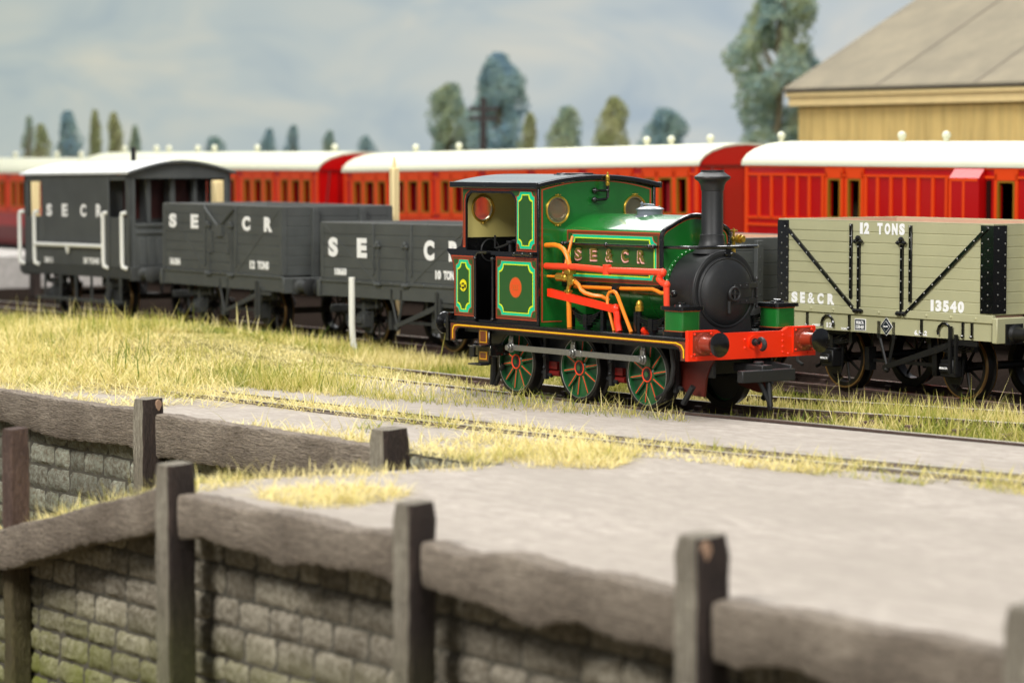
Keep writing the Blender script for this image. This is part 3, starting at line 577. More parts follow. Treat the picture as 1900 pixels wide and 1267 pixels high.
# ------------------------------------------------------------------ small lineside things
b = MB(); b.tube([(-.08, 0, -.12), (-.22, 0, .10), (-.28, 0, .28), (-.30, 0, .6), (-.30, 0, 1.42)], .055, seg=12); o = b.build('bent_post', M_['white_paint'], label='white bent rod post standing in grass before the ten-ton wagon', cat='post')
o.location = (-2.5, 50.4, -.1); o.rotation_euler = (0, 0, .2)
b = MB(); b.box(-.075, .075, -.075, .075, -.1, 3.2); b.tube([(0, 0, 3.2), (0, 0, 3.42)], .05, rs=[.045, .015]); o = b.build('cream_post', M_['cream_post'], bev=.02, label='square cream post with pointed tip in front of the red coach', cat='post')
o.location = (-2.29, 56.3, 0); o.rotation_euler = (0, 0, .6)
b = MB(); b.box(-.11, .11, -.1, .1, 1.0, 3.05); b.box(-.12, .12, -.11, .11, -.1, 1.0, 1); b.box(-.16, .02, -.14, .1, 2.3, 2.85); o = b.build('cream_post', [M_['cream_post'], M_['dark_brown_timber']], bev=.02, label='cream post seen through the open end of the brake van', cat='post')
o.location = (-6.95, 68.5, 0); o.rotation_euler = (0, 0, .6)
b = MB(); b.box(-.11, .11, -.1, .1, 1.0, 2.95); b.box(-.12, .12, -.11, .11, -.1, 1.0, 1); o = b.build('cream_post', [M_['cream_post'], M_['dark_brown_timber']], bev=.02, label='cream post seen through the left opening of the brake van', cat='post')
o.location = (-12.05, 73.0, 0); o.rotation_euler = (0, 0, .6)
# ================================================================== goods wagons
def spoked_wheel(parent, x, y, r, s, spokes=8, face='wheel_black', name='wheel'):
    """s=-1: outer face towards -y"""
    w = MB(); w.cyl((0, s*.01, 0), (0, -s*.12, 0), .085, seg=20); w.cyl((0, s*.03, 0), (0, 0, 0), .045, seg=14)
    for k in range(spokes):
        a = k*2*pi/spokes+.2; w.tube([(cos(a)*.07, -s*.05, sin(a)*.07), (cos(a)*(r-.07), -s*.05, sin(a)*(r-.07))], .022, 0, 6, rs=[.026, .018])
    wo = w.build(name, M_[face], parent); wo.location = (x, y, r)
    t = MB(); prof = [(r-.085, 0), (r-.015, .0), (r, .012), (r+.002, .13), (r+.045, .14), (r+.045, .165), (r-.06, .17), (r-.085, .15), (r-.085, 0)]
    t.lathe(prof, (0, 0, 0), (0, -s, 0), 0, 48, cap=False); t.lathe([(r-.028, -.002), (r-.004, -.003), (r+.001, .01), (r+.003, .03)], (0, 0, 0), (0, -s, 0), 1, 48, cap=False)
    t.lathe([(r+.046, .142), (r+.047, .165)], (0, 0, 0), (0, -s, 0), 1, 48, cap=False); t.build('tyre', [M_['wheel_black'], M_['wheel_tyre']], wo, ang=25); return wo
def rivets(b, pts, nrm, r=.012, mi=0):
    for p in pts: b.ball(p, r, mi, 6)
def buffer(parent, x, y, z, dx, ms, r=.165, ln=.42, head='satin_black'):
    b = MB(); b.box(min(x, x+.02*dx), max(x, x+.02*dx), y-.16, y+.16, z-.14, z+.14, 0); b.lathe([(.135, 0), (.135, .02), (.10, .05), (.085, ln*.6), (.095, ln*.62), (.095, ln*.68), (.05, ln*.69), (.045, ln-.03)], (x+.02*dx, y, z), (dx, 0, 0), 0, 24)
    for a in (.78, 2.36, 3.93, 5.5): b.ball((x+.03*dx, y+.13*cos(a), z+.13*sin(a)), .014, 0, 6)
    o = b.build('buffer', ms, parent, ang=30); h = MB(); h.lathe([(.03, -.05), (r*.7, -.03), (r, -.008), (r, .012), (r*.8, .024), (0, .034)], (x+ln*dx, y, z), (dx, 0, 0), 0, 32); h.build('buffer_head', M_[head] if ms is not M_['under_black'] else ms, o, ang=30); return o
def underframe(t, L, W, wb, sz, um, uf='wheel_black', brake=True, box_text=False):
    """running gear below a wagon; sz solebar bottom"""
    for s in (-1, 1):
        for e in (-1, 1):
            x = e*wb/2; y = s*.92; b = MB()
            b.plate([[(x-.36, sz+.02), (x-.20, sz-.1), (x-.15, .30), (x-.11, .22), (x+.11, .22), (x+.15, .30), (x+.20, sz-.1), (x+.36, sz+.02)], [(x-.1, .34), (x+.1, .34), (x+.13, sz-.1), (x-.13, sz-.1)]], y, .02, mi=0)
            b.build('axle_guard', um, t)
            b = MB(); b.box(x-.13, x+.13, y-.17 if s < 0 else y, y if s < 0 else y+.17, .33, .58); b.box(x-.10, x+.10, y-.22 if s < 0 else y, y if s < 0 else y+.22, .40, .52); b.box(x-.14, x+.14, y-.12, y+.12, .58, .61)
            ob = b.build('axlebox', um, t, bev=.012)
            if box_text and s < 0: q = MB(); q.text('SE&CR', x-.085, x+.085, .445, .475, y-.224, bold=.05); q.build('lettering', M_['white_letter'], ob)
            b = MB()
            for k in range(4):
                h = .44-.08*k; b.poly([[(x+h*u, y+s*.05-.035, .66+.022*k+.055*abs(u)**1.6*(1+.0*k)) for u in (-1, -.6, -.2, .2, .6, 1)]+[(x+h*u, y+s*.05-.035, .676+.022*k+.055*abs(u)**1.6) for u in (1, .6, .2, -.2, -.6, -1)], [(x+h*u, y+s*.05+.035, .66+.022*k+.055*abs(u)**1.6) for u in (-1, -.6, -.2, .2, .6, 1)]+[(x+h*u, y+s*.05+.035, .676+.022*k+.055*abs(u)**1.6) for u in (1, .6, .2, -.2, -.6, -1)]])
            b.box(x-.05, x+.05, y+s*.05-.05, y+s*.05+.05, .60, .79); b.box(x-.47, x-.40, y+s*.05-.04, y+s*.05+.04, .70, sz+.02); b.box(x+.40, x+.47, y+s*.05-.04, y+s*.05+.04, .70, sz+.02)
            b.build('leaf_spring', um, t)
            spoked_wheel(t, x, s*.75, .46, s)
    for e in (-1, 1):
        b = MB(); b.cyl((e*wb/2, -.9, .46), (e*wb/2, .9, .46), .06, seg=12); b.build('axle', um, t)
    for e in (-1, 1):
        b = MB(); h = e*(L/2+.02); b.box(min(h, h+e*.05), max(h, h+e*.05), -.05, .05, .92, 1.02); b.tube([(h+e*.04, 0, .96), (h+e*.12, 0, .96), (h+e*.15, 0, .90), (h+e*.10, 0, .87)], .022, seg=8); b.build('coupling_hook', um, t)
        b = MB(); b.box(min(e*(L/2-.2), e*(L/2+.36)), max(e*(L/2-.2), e*(L/2+.36)), -.05, .05, .56, .63); b.box(min(e*(L/2+.32), e*(L/2+.37)), max(e*(L/2+.32), e*(L/2+.37)), -.36, .36, .50, .64); b.tube([(e*(L/2+.3), 0, .55), (e*(L/2+.38), 0, .25), (e*(L/2+.5), 0, .2)], .03, seg=6); b.build('tension_coupling', um, t, bev=.01)
    if brake:
        b = MB(); ys = -W/2+.02; b.box(-.075, -.0, ys-.02, ys+.02, sz-.06, sz+.18); b.box(.24, .31, ys-.02, ys+.02, sz-.06, sz+.18); b.tube([(-.04, ys, sz-.04), (.14, ys, .36)], .024, seg=6); b.tube([(.27, ys, sz-.04), (.14, ys, .36)], .024, seg=6); b.ball((.14, ys-.02, .37), .045, 0, 8); b.build('v_hanger', um, t)
        b = MB(); b.poly([[(.08, ys-.05, .36), (.08, ys-.05, .43), (1.25, ys-.05, .78), (1.55, ys-.05, .87), (2.02, ys-.05, .86), (2.02, ys-.05, .80), (1.56, ys-.05, .80), (1.28, ys-.05, .69)], [(.08, ys-.02, .36), (.08, ys-.02, .43), (1.25, ys-.02, .78), (1.55, ys-.02, .87), (2.02, ys-.02, .86), (2.02, ys-.02, .80), (1.56, ys-.02, .80), (1.28, ys-.02, .69)]]); b.build('brake_lever', um, t)
        b = MB(); xg = wb/2+.22; b.box(xg-.02, xg+.03, ys-.09, ys-.05, .38, 1.06); b.box(xg+.10, xg+.14, ys-.09, ys-.05, .38, .95); b.box(xg-.02, xg+.14, ys-.09, ys-.05, .36, .40); b.build('lever_guard', um, t)
        b = MB(); b.box(-1.0, 1.0, -.72, -.66, .42, .47)
        for x in (-wb/2+.56, wb/2-.56): b.box(x-.05, x+.05, -.80, -.66, .30, .64); b.tube([(x, -.7, .64), (x, -.7, sz)], .02, seg=6)
        b.build('brake_block', um, t)
def open_wagon(name, label, X, Y, yaw, L, W, zt, zb, planks, mats, text, sole=(.88, 1.13), wb=2.56, tilt=0, style='seven', group='open goods wagons in the siding'):
    t = thing(name, label, 'goods wagon', (X, Y, 0), yaw, tilt, group); body, iron, under, inner, trim = [M_[k] for k in mats]
    l, w = L/2, W/2; n = planks; ph = (zt-zb)/n
    for s in (-1, 1):
        b = MB(); y0, y1 = (-w, -w+.06) if s < 0 else (w-.06, w)
        for k in range(n): b.box(-l, l, y0, y1, zb+k*ph+.006, zb+(k+1)*ph-.002)
        b.box(-l+.01, l-.01, y0+.01, y1-.01, zb, zt-.005); b.build('side_planks', body, t, bev=.006)
        b = MB(); b.box(-l-.02, l+.02, s*w-.04 if s > 0 else -w-.03, s*w+.03 if s > 0 else -w+.04, sole[1]+.0, zb+.002)
        for k in range(9): b.ball((-l+.3+k*(L-.6)/8, s*(w+.03), (sole[1]+zb)/2), .022, 0, 8)
        b.build('curb_rail', body, t, bev=.006)
        b = MB(); b.box(-l+.02, l-.02, s*w-.02 if s > 0 else -w-.0, s*w+.0 if s > 0 else -w+.02, sole[0], sole[1]); b.box(-l+.02, l-.02, s*(w-.06)-.05, s*(w-.06)+.05, sole[0]+.002, sole[1]-.002); b.build('solebar', body, t)
    for e in (-1, 1):
        b = MB(); x0, x1 = (l-.06, l) if e > 0 else (-l, -l+.06)
        for k in range(n): b.box(x0, x1, -w+.061, w-.061, zb+k*ph+.006, zb+(k+1)*ph-.002)
        b.box(x0+.01, x1-.01, -w+.061, w-.061, zb, zt-.005); b.build('end_planks', body, t, bev=.006)
        b = MB(); b.box(e*l-.05+.07*e, e*l+.05+.07*e, -w-.035, w+.035, sole[0]-.02, zb-.03); b.build('headstock', body, t, bev=.01)
        for s in (-1, 1): buffer(t, e*(l+.12), s*.90, .985, e, under, r=.16, ln=.40)
        for y in (-.52, .52):
            b = MB(); b.box(min(e*l, e*(l+.09)), max(e*l, e*(l+.09)), y-.06, y+.06, zb-.02, zt-(.03 if e else 0)); 
            for k in range(n): b.ball((e*(l+.09), y, zb+(k+.5)*ph), .014, 0, 6)
            b.build('end_stanchion', body, t, bev=.01)
    b = MB(); b.box(-l+.062, l-.062, -w+.062, w-.062, sole[1], sole[1]+.06)
    for y0, y1 in ((-w+.061, -w+.075), (w-.075, w-.061)): b.box(-l+.062, l-.062, y0, y1, sole[1]+.06, zt-.002)
    for x0, x1 in ((-l+.061, -l+.075), (l-.075, l-.061)): b.box(x0, x1, -w+.076, w-.076, sole[1]+.06, zt-.002)
    for k in range(1, n): 
        b.box(-l+.074, l-.074, w-.082, w-.0755, zb+k*ph-.006, zb+k*ph+.004)
    b.build('inner_boards', inner, t)
    b = MB()
    for x0, x1, y0, y1 in ((-l, l, -w, -w+.062), (-l, l, w-.062, w), (-l, -l+.062, -w+.062, w-.062), (l-.062, l, -w+.062, w-.062)): b.box(x0, x1, y0, y1, zt-.002, zt+.012)
    b.build('top_capping', trim, t)
    # corner plates with rivets
    cw = .24 if style == 'grey' else .10; ct = .012
    for e in (-1, 1):
        for s in (-1, 1):
            b = MB(); xa, xb = sorted((e*(l-cw), e*(l+ct))); ya, yb = sorted((s*w, s*(w+ct))); b.box(xa, xb, ya, yb, zb+.02, zt-.01)
            xa, xb = sorted((e*l, e*(l+ct))); ya, yb = sorted((s*(w-cw), s*w)); b.box(xa, xb, ya, yb, zb+.02, zt-.01)
            k = 0; z = zb+.07
            while z < zt-.04:
                b.ball((e*(l-cw+.03), s*(w+ct), z), .013, 1, 6); b.ball((e*(l-.09 if cw > .2 else l-.03), s*(w+ct), z+.06), .013, 1, 6); b.ball((e*(l+ct), s*(w-cw+.03), z), .013, 1, 6); b.ball((e*(l+ct), s*(w-.08), z+.06), .013, 1, 6); z += ph*.98
            b.build('corner_plate', [iron, M_['steel'] if style == 'grey' else iron], t, ang=30)
    # diagonals, door ironwork
    for s in (-1, 1):
        yy = s*(w+.012); f = lambda x, z, r=.012: (x, yy, z)
        for e in (-1, 1):
            b = MB(); p0, p1 = Vector((e*(l-.10), 0, zt-.04)), Vector((e*.53, 0, zb-.06)); d = (p1-p0).normalized(); q = Vector((d.z, 0, -d.x))*.026
            ring = lambda y: [(p0.x+q.x, y, p0.z+q.z), (p1.x+q.x, y, p1.z+q.z), (p1.x-q.x, y, p1.z-q.z), (p0.x-q.x, y, p0.z-q.z)]
            bt = .032 if style == 'grey' else .009; b.poly([ring(s*(w+.001)), ring(s*(w+bt))])
            for k in range(10): c_ = p0.lerp(p1, (k+.5)/10); b.ball((c_.x, s*(w+bt), c_.z), .012 if bt > .02 else .006, 1, 6)
            b.build('diagonal_brace', [iron, M_['steel'] if style == 'grey' else iron], t)
            b = MB(); x = e*.636; b.box(x-.028, x+.028, *sorted((s*w, s*(w+.03))), zb+.12, zt-.04 if style == 'grey' else zt)
            for k in range(n): b.ball((x, s*(w+.032), zb+(k+.6)*ph), .013, 1, 6)
            b.build('side_stanchion', [iron, M_['steel'] if style == 'grey' else iron], t, bev=.008)
            b = MB(); x = e*.46; zt2 = zt-ph*1.55 if style == 'grey' else zt-.35; b.box(x-.026, x+.026, *sorted((s*w, s*(w+.034))), zb-.05, zt2)
            b.ball((x, s*(w+.04), zt2), .042, 0, 8); b.ball((x-.06, s*(w+.04), zt2-.05), .035, 0, 8); b.ball((x+.06, s*(w+.04), zt2-.05), .035, 0, 8); b.tube([(x-.09, s*(w+.05), zt2-.05), (x+.10, s*(w+.05), zt2-.05)], .018, seg=6)
            for q_ in (-.05, 0, .07): b.ball((x+q_, s*(w+.05), zb-.05), .036, 0, 8)
            b.tube([(x-.08, s*(w+.05), zb-.05), (x+.12, s*(w+.05), zb-.05)], .02, seg=6)
            for k in range(n-1): b.ball((x, s*(w+.036), zb+.1+k*ph), .012, 1, 6)
            b.build('door_hinge', [iron, M_['steel'] if style == 'grey' else iron], t)
    underframe(t, L, W, wb, sole[0], under, box_text=(style == 'grey'))
    for word in text:
        b = MB()
        for q in word: b.text(q[0], q[1], q[2], q[3], q[4], -w-(.004 if style == 'grey' else .014), bold=.02 if q[0] == '&' else .06)
        b.build('lettering', M_['white_letter'], t)
    return t
g = open_wagon('open_wagon', 'pale grey-green high-sided open wagon with black corner plates, numbered 13540, beside the engine buffers', 6.2618, 42.0665, -.97, 4.58, 2.36, 2.482, 1.24, 8,
    ('grey_wagon', 'black_paint', 'under_black', 'tan_boards', 'grey_wagon'),
    [[('1', -.455, -.395, 2.30, 2.465), ('2', -.37, -.255, 2.30, 2.465), ('T', -.08, .03, 2.30, 2.465), ('O', .075, .195, 2.30, 2.465), ('N', .23, .35, 2.30, 2.465), ('S', .385, .50, 2.30, 2.465)],
     [('S', -1.98, -1.84, 1.25, 1.41), ('E', -1.78, -1.67, 1.25, 1.41), ('&', -1.61, -1.45, 1.25, 1.41), ('C', -1.39, -1.25, 1.25, 1.41), ('R', -1.16, -1.01, 1.25, 1.41)],
     [('1', 1.05, 1.11, 1.25, 1.41), ('3', 1.15, 1.27, 1.25, 1.41), ('5', 1.30, 1.42, 1.25, 1.41), ('4', 1.445, 1.575, 1.25, 1.41), ('0', 1.60, 1.725, 1.25, 1.41)],
     [('12', -1.18, -1.05, .915, .99)], [('6.16.2', .72, .98, .895, .97)], [('TO', -1.66, -1.60, .925, .955)], [('CARRY', -1.50, -1.32, .92, .955)], [('TONS', -.86, -.70, .895, .93)]], style='grey')
b = MB(); w = 1.18; b.box(-.55, -.31, -w-.010, -w+.0, .905, 1.075, 1); b.box(-.538, -.322, -w-.013, -w-.0, .917, 1.063, 0); b.text('SE&CR', -.515, -.345, .997, 1.043, -w-.015, mi=1, bold=.04); b.text('13540', -.515, -.345, .93, .982, -w-.015, mi=1, bold=.04); b.build('number_plate', [M_['plate_blue'], M_['white_letter']], g)
b = MB()
for q, y, mi in ((.135, .006, 1), (.125, .010, 0), (.085, .013, 1), (.078, .016, 0)): b.plate([[(.13, .99-q), (.13+q, .99), (.13, .99+q), (.13-q, .99)]], -w-y, .004, mi=mi)
b.text('No.375', .085, .175, .978, 1.002, -w-.018, mi=1, bold=.05); b.build('diamond_plate', [M_['plate_blue'], M_['white_letter']], g)
for c_ in (-1.13, 1.36): b = MB(); b.tube([(c_-.12, -w-.03, .93), (c_-.13, -w-.03, .98), (c_-.10, -w-.03, 1.05), (c_-.04, -w-.03, 1.09), (c_+.04, -w-.03, 1.09), (c_+.10, -w-.03, 1.05), (c_+.13, -w-.03, .98), (c_+.12, -w-.03, .93)], .021, seg=6); b.build('lashing_ring', M_['black_paint'], g)
for c_ in (-1.6, -.66, .88, 1.72, 1.9): b = MB(); b.box(c_-.016, c_+.016, -w-.03, -w, .92, 1.12); b.ball((c_, -w-.03, .925), .028, 0, 6); b.build('bolt_strap', M_['black_paint'], g)
DW = ('dark_wagon', 'dark_wagon', 'dark_under', 'dark_trim', 'dark_trim')
def big(s, xs, z0, z1, wd=.30): return [(c, x-wd/2, x+wd/2, z0, z1) for c, x in zip(s, xs)]
tw = open_wagon('open_wagon', 'low dark grey open wagon lettered 10 TONS, half hidden behind the tank engine cab', -1.1379, 51.9978, -.9704, 4.956, 2.373, 2.22, 1.19, 5, DW,
    [[q] for q in big('SECR', (-2.03, -1.02, 1.22, 2.02), 1.60, 1.955, .34)]+[[('10660', -1.98, -1.56, 1.265, 1.40)], [('10', 1.42, 1.60, 1.28, 1.44), ('TONS', 1.68, 2.08, 1.28, 1.44)]], style='dark', tilt=-.006)
fw = open_wagon('open_wagon', 'tall dark grey open wagon lettered 12 TONS, between the brake van and the low wagon', -4.6717, 56.9659, -.9793, 4.857, 2.42, 2.474, 1.18, 7, DW,
    [[q] for q in big('SECR', (-1.99, -1.06, 1.06, 1.92), 2.0, 2.28, .32)]+[[('16184', -2.12, -1.68, 1.25, 1.40)], [('12', 1.20, 1.40, 1.28, 1.44), ('TONS', 1.50, 1.94, 1.28, 1.44)]], style='dark', tilt=.002)
def extra_door_bar(t, w, zt):
    b = MB(); b.tube([(-.62, -w-.03, zt-.04), (0, -w-.05, zt-.42), (.62, -w-.03, zt-.04)], .022, seg=6); b.box(-.12, .12, -w-.06, -w, zt-.6, zt-.36)
    for x in (-.36, .34): b.box(x-.05, x+.05, -w-.04, -w, 1.55, 1.95)
    b.build('door_bar', M_['dark_wagon'], t)
extra_door_bar(fw, 1.21, 2.47)
open_wagon('open_wagon', 'dark grey open wagon with pale tan inside, between the engine chimney and the grey-green wagon', 2.84, 47.10, -.968, 4.88, 2.36, 2.15, 1.18, 5, ('dark_wagon', 'dark_wagon', 'dark_under', 'tan_boards', 'dark_trim'), [], style='dark')
# ================================================================== brake van
t = thing('brake_van', 'dark grey goods brake van with white roof and white handrails, lettered S E C R', 'brake van', (-8.3531, 62.4467, 0), -1.0228, -.0100)
L, W = 5.72, 2.31; l, w = L/2, W/2; DG = M_['dark_wagon']; UN = M_['dark_under']
for s in (-1, 1):
    b = MB(); y0, y1 = sorted((s*w, s*(w-.06)))
    b.box(-1.86, 1.70, y0, y1, 1.1, 3.02)                   # boarded centre
    b.box(-2.86, -2.66, y0, y1, 2.16, 3.02); b.box(2.66, 2.86, y0, y1, 2.16, 3.02)
    b.box(-2.86, -1.86, y0, y1, 1.1, 2.14); b.box(1.70, 2.86, y0, y1, 1.1, 2.14); b.box(-2.86, -1.86, y0, y1, 2.90, 3.02); b.box(1.70, 2.86, y0, y1, 2.90, 3.02)
    b.box(1.70, 1.86, *sorted((s*w, s*(w+.03))), 1.1, 3.0)
    b.build('side_panel', DG, t, bev=.01)
    b = MB(); b.box(-l, l, *sorted((s*w, s*(w-.08))), .88, 1.1); b.build('solebar', UN, t)
    ys = s*(w+.07)
    for x in (-2.98, -2.12, 1.66, 2.62): b = MB(); b.tube([(x+.10, s*w, 2.24), (x+.02, ys, 2.22), (x, ys, 2.15), (x, ys, 1.22), (x+.03, ys, 1.12), (x+.12, s*w, 1.08)], .045, seg=8); b.build('handrail', M_['white_paint'], t)
    b = MB(); b.tube([(-2.08, ys, 1.53), (1.62, ys, 1.53)], .045, seg=8); b.tube([(-.3, ys, 1.5), (-.25, ys, 1.38), (-.2, ys, 1.5)], .04, seg=6); b.build('side_rail', M_['white_paint'], t)
    b = MB(); b.box(-1.75, 2.55, *sorted((s*(w+.02), s*(w+.22))), .36, .41)
    for x in (-1.6, -.75, .1, .95, 1.8, 2.45): b.box(x-.03, x+.03, *sorted((s*(w+.02), s*(w+.06))), .36, .9)
    b.build('footboard', UN, t)
for e in (-1, 1):
    xx = e*(l-.05); b = MB(); x0, x1 = sorted((e*l, e*(l-.07)))
    n = 16; arc = [(-w+2*w*k/n, 3.02+.21*sin(pi*k/n)) for k in range(n+1)]
    b.plate([[(-w, 2.94), (w, 2.94)]+arc[::-1]], e*l if e > 0 else e*l+.07, .07, 'yz')
    b.box(x0, x1, -w, -w+.14, 1.1, 2.94); b.box(x0, x1, w-.14, w, 1.1, 2.94)
    if e > 0:
        b.box(x0, x1, -w+.14, w-.14, 1.1, 2.02)
        for k in range(10): b.box(x1-.01, x1+.015, -w+.2+k*.2, -w+.2+k*.2+.17, 1.15, 1.72)
        b.box(x0, x1+.03, -w+.14, w-.14, 1.80, 1.86); b.box(x0, x1+.03, -w+.14, w-.14, 1.95, 2.02)
        b.box(x0-.3, x1-.25, -w+.5, -w+.6, 2.02, 2.94); b.box(x0-.3, x1-.25, -.1, .0, 2.02, 2.94); b.box(x0-.3, x1-.25, .42, .5, 2.02, 2.94)
    b.build('end_panel', DG, t, bev=.008)
    b = MB(); b.box(min(e*l, e*(l+.1)), max(e*l, e*(l+.1)), -w-.02, w+.02, .84, 1.12); b.build('headstock', UN, t, bev=.01)
    for s in (-1, 1): buffer(t, e*(l+.1), s*.9, .98, e, UN, head='dark_under')
b = MB(); b.box(1.55, 1.62, -w+.07, w-.07, 1.1, 2.1); b.box(1.55, 1.62, -w+.07, w-.07, 2.9, 2.95); b.box(1.55, 1.62, -w+.07, -.75, 2.1, 2.95); b.box(1.55, 1.62, -.35, -.2, 2.1, 2.95); b.box(1.55, 1.62, .2, .36, 2.1, 2.95); b.box(1.55, 1.62, .8, w-.07, 2.1, 2.95); b.build('cabin_bulkhead', M_['dark_under'], t)
b = MB(); b.box(-1.78, -1.71, -w+.07, w-.07, 1.1, 2.1); b.box(-1.78, -1.71, .7, w-.07, 2.1, 2.95); b.box(-1.78, -1.71, -w+.07, -.8, 2.1, 2.95); b.build('cabin_bulkhead', M_['dark_under'], t)
b = MB(); b.box(1.50, 1.53, -w+.08, w-.08, 1.1, 2.94); b.build('cabin_window', M_['van_window'], t)
b = MB(); b.box(-l+.08, l-.08, -w+.07, w-.07, 1.02, 1.1); b.build('floor', UN, t)
n = 20; b = MB(); q = [(-w-.07+2*(w+.07)*k/n, 3.03+.24*sin(pi*k/n)) for k in range(n+1)]; b.poly([[(x, y, z) for y, z in q]+[(x, y, z+.05) for y, z in q[::-1]] for x in (-l-.1, l+.1)]); b.build('roof', [M_['van_roof']], t, ang=40)
b = MB(); b.poly([[(x, y, z-.004) for y, z in q]+[(x, y, z+.045) for y, z in q[::-1]] for x in (l+.101, l+.13)]); b.build('roof_edge', DG, t, ang=40)
b = MB(); b.tube([(.5, 0, 3.2), (.5, 0, 3.62)], .055, seg=10); b.build('chimney', M_['black_paint'], t)
b = MB(); b.ball((2.89, -.30, 1.80), .06, 0, 8, (.4, 1, 1.5)); b.build('lamp_iron', M_['white_paint'], t)
for q in big('SECR', (-1.42, -.55, .46, 1.30), 2.11, 2.38, .31)+[('2011', -1.72, -1.26, 1.10, 1.22), ('20 TONS', .44, 1.28, 1.12, 1.25)]: b = MB(); b.text(q[0], q[1], q[2], q[3]+.03, q[4]+.03, -w-.004, bold=.05); b.build('lettering', M_['white_letter'], t)
underframe(t, L, W, 3.1, .9, UN, brake=False)
# ================================================================== coaches
CR, CO, CC, WD, WE, SM = [M_[k] for k in ('coach_red', 'coach_orange', 'coach_crimson', 'window_dark', 'window_edge', 'seat_maroon')]
ROOFP = [(-1.28, 3.28), (-1.24, 3.36), (-1.12, 3.47), (-.92, 3.57), (-.6, 3.66), (-.3, 3.70), (0, 3.715), (.3, 3.70), (.6, 3.66), (.92, 3.57), (1.12, 3.47), (1.24, 3.36), (1.28, 3.28)]
def coach(label, X, Y, zo, yaw, tilt, L, kind, vents):
    """origin: near bottom corner of the body at its right (near) end for 'left' coaches or left end for the brake coach"""
    t = thing('passenger_coach', label, 'railway coach', (X, Y, zo), yaw, tilt, 'red passenger coaches in the background')
    x0, x1 = (0, L) if kind == 'brake' else (-L, 0); y1 = 2.5; yc = 1.25
    wins = []; pans = []; dark = []
    if kind == 'brake':
        for a, c_ in ((2.62, 2.95), (3.21, 3.54), (7.32, 7.72), (9.2, 9.6), (9.9, 10.3)): wins.append((a, c_))
        posts = [.10, .48, .87, 1.28, 1.66, 2.03, 2.44]+[3.70, 4.04, 4.42, 4.80, 5.18, 5.58, 5.95, 6.20, 6.54]
    else:
        posts = []; x = -.12
        while x > -L+1.9:
            for o_, w_ in ((.30, .34), (.84, .42), (1.46, .34)): wins.append((x-o_-w_, x-o_))
            posts += [x, x-.72, x-1.36, x-1.95]; x -= 2.05
    # body core
    b = MB(); b.box(x0, x1, .02, y1-.02, 1.05, 1.62, 1); b.box(x0, x1, .02, y1-.02, 1.62, 2.16, 0); b.box(x0, x1, .02, y1-.02, 3.02, 3.30, 0)
    edges = sorted(wins); cur = x0
    for a, c_ in edges:
        if a > cur: b.box(cur, a, .02, .10, 2.16, 3.02, 0); b.box(cur, a, y1-.10, y1-.02, 2.16, 3.02, 0)
        b.box(a, c_, .02, .10, 2.16, 2.24, 0); b.box(a, c_, .02, .10, 2.96, 3.02, 0); cur = c_
    b.box(cur, x1, .02, .10, 2.16, 3.02, 0); b.box(cur, x1, y1-.10, y1-.02, 2.16, 3.02, 0); b.box(x0, x0+.06, .1, y1-.1, 2.16, 3.02, 0); b.box(x1-.06, x1, .1, y1-.1, 2.16, 3.02, 0)
    b.build('body', [CR, CC], t)
    b = MB(); b.box(x0+.1, x1-.1, .9, .96, 1.2, 3.0, 0); b.build('inner_partition', M_['glass_brown'], t)
    if kind != 'brake':
        x = -.12; k = 0
        while x > -L+1.9:
            for q0, q1 in ((.28, .50), (1.02, 1.24), (1.60, 1.84)): b = MB(); b.box(x-q1, x-q0, .16, .8, 1.6, 2.94, 0); b.build('seat', SM, t)
            x -= 2.05
    # mouldings
    b = MB(); B2 = .035
    for z in (3.19, 3.03, 2.17, 2.03): b.box(x0+.06, x1-.06, -.006, .022, z, z+.05)
    b.box(x0+.02, x1-.02, -.004, .022, 3.24, 3.31)
    for x in posts: b.box(x-.035, x+.035, -.006, .022, 2.18, 3.05)
    for x in (x0+.08, x1-.08): b.box(x-.045, x+.045, -.008, .022, 1.2, 3.25)
    for a, c_ in wins: b.box(a-.10, a-.03, -.010, .022, 2.12, 3.12); b.box(c_+.03, c_+.10, -.010, .022, 2.12, 3.12); b.box(a-.10, c_+.10, -.010, .022, 3.0, 3.22); b.box(a-.1, c_+.1, -.01, .022, 2.10, 2.22)
    b.build('orange_lining', CO, t)
    for a, c_ in wins:
        b = MB(); b.plate([rr(a-.02, c_+.02, 2.22, 2.99, (.04,)*4, 3), rr(a+.015, c_-.015, 2.25, 2.96, (.03,)*4, 3)], -.012, .05); wo = b.build('window_frame', WE, t)
    b = MB(); b.poly([[(x, y+yc, z) for y, z in ROOFP]+[(x, y+yc, z-.05) for y, z in ROOFP[::-1]] for x in (x0-.05, x1+.05)]); b.build('roof', M_['coach_roof'], t, ang=40)
    for x in (x0, x1):
        s = -1 if x == x0 else 1
        b = MB(); b.plate([[(.03, 3.26), (2.47, 3.26)]+[(y*.95+yc, z-.03) for y, z in ROOFP[::-1]]], x+.04*(s > 0), .05, 'yz'); b.box(*sorted((x, x+s*.03)), .04, 2.46, 1.1, 3.26); b.build('end_wall', CR, t, ang=40)
        b = MB()
        for y in (.6, 1.2, 1.85): b.box(*sorted((x+s*.03, x+s*.055)), y-.02, y+.02, 1.1, 3.24)
        b.box(*sorted((x+s*.03, x+s*.06)), .04, 2.46, 3.20, 3.25); b.tube([(x+s*.04, .1, 1.3), (x+s*.07, .3, 3.2)], .02, seg=6); b.build('end_beading', CC, t)
        for y in (.38, 2.12): buffer(t, x, y, 1.0, s, M_['satin_black'], ln=.45)
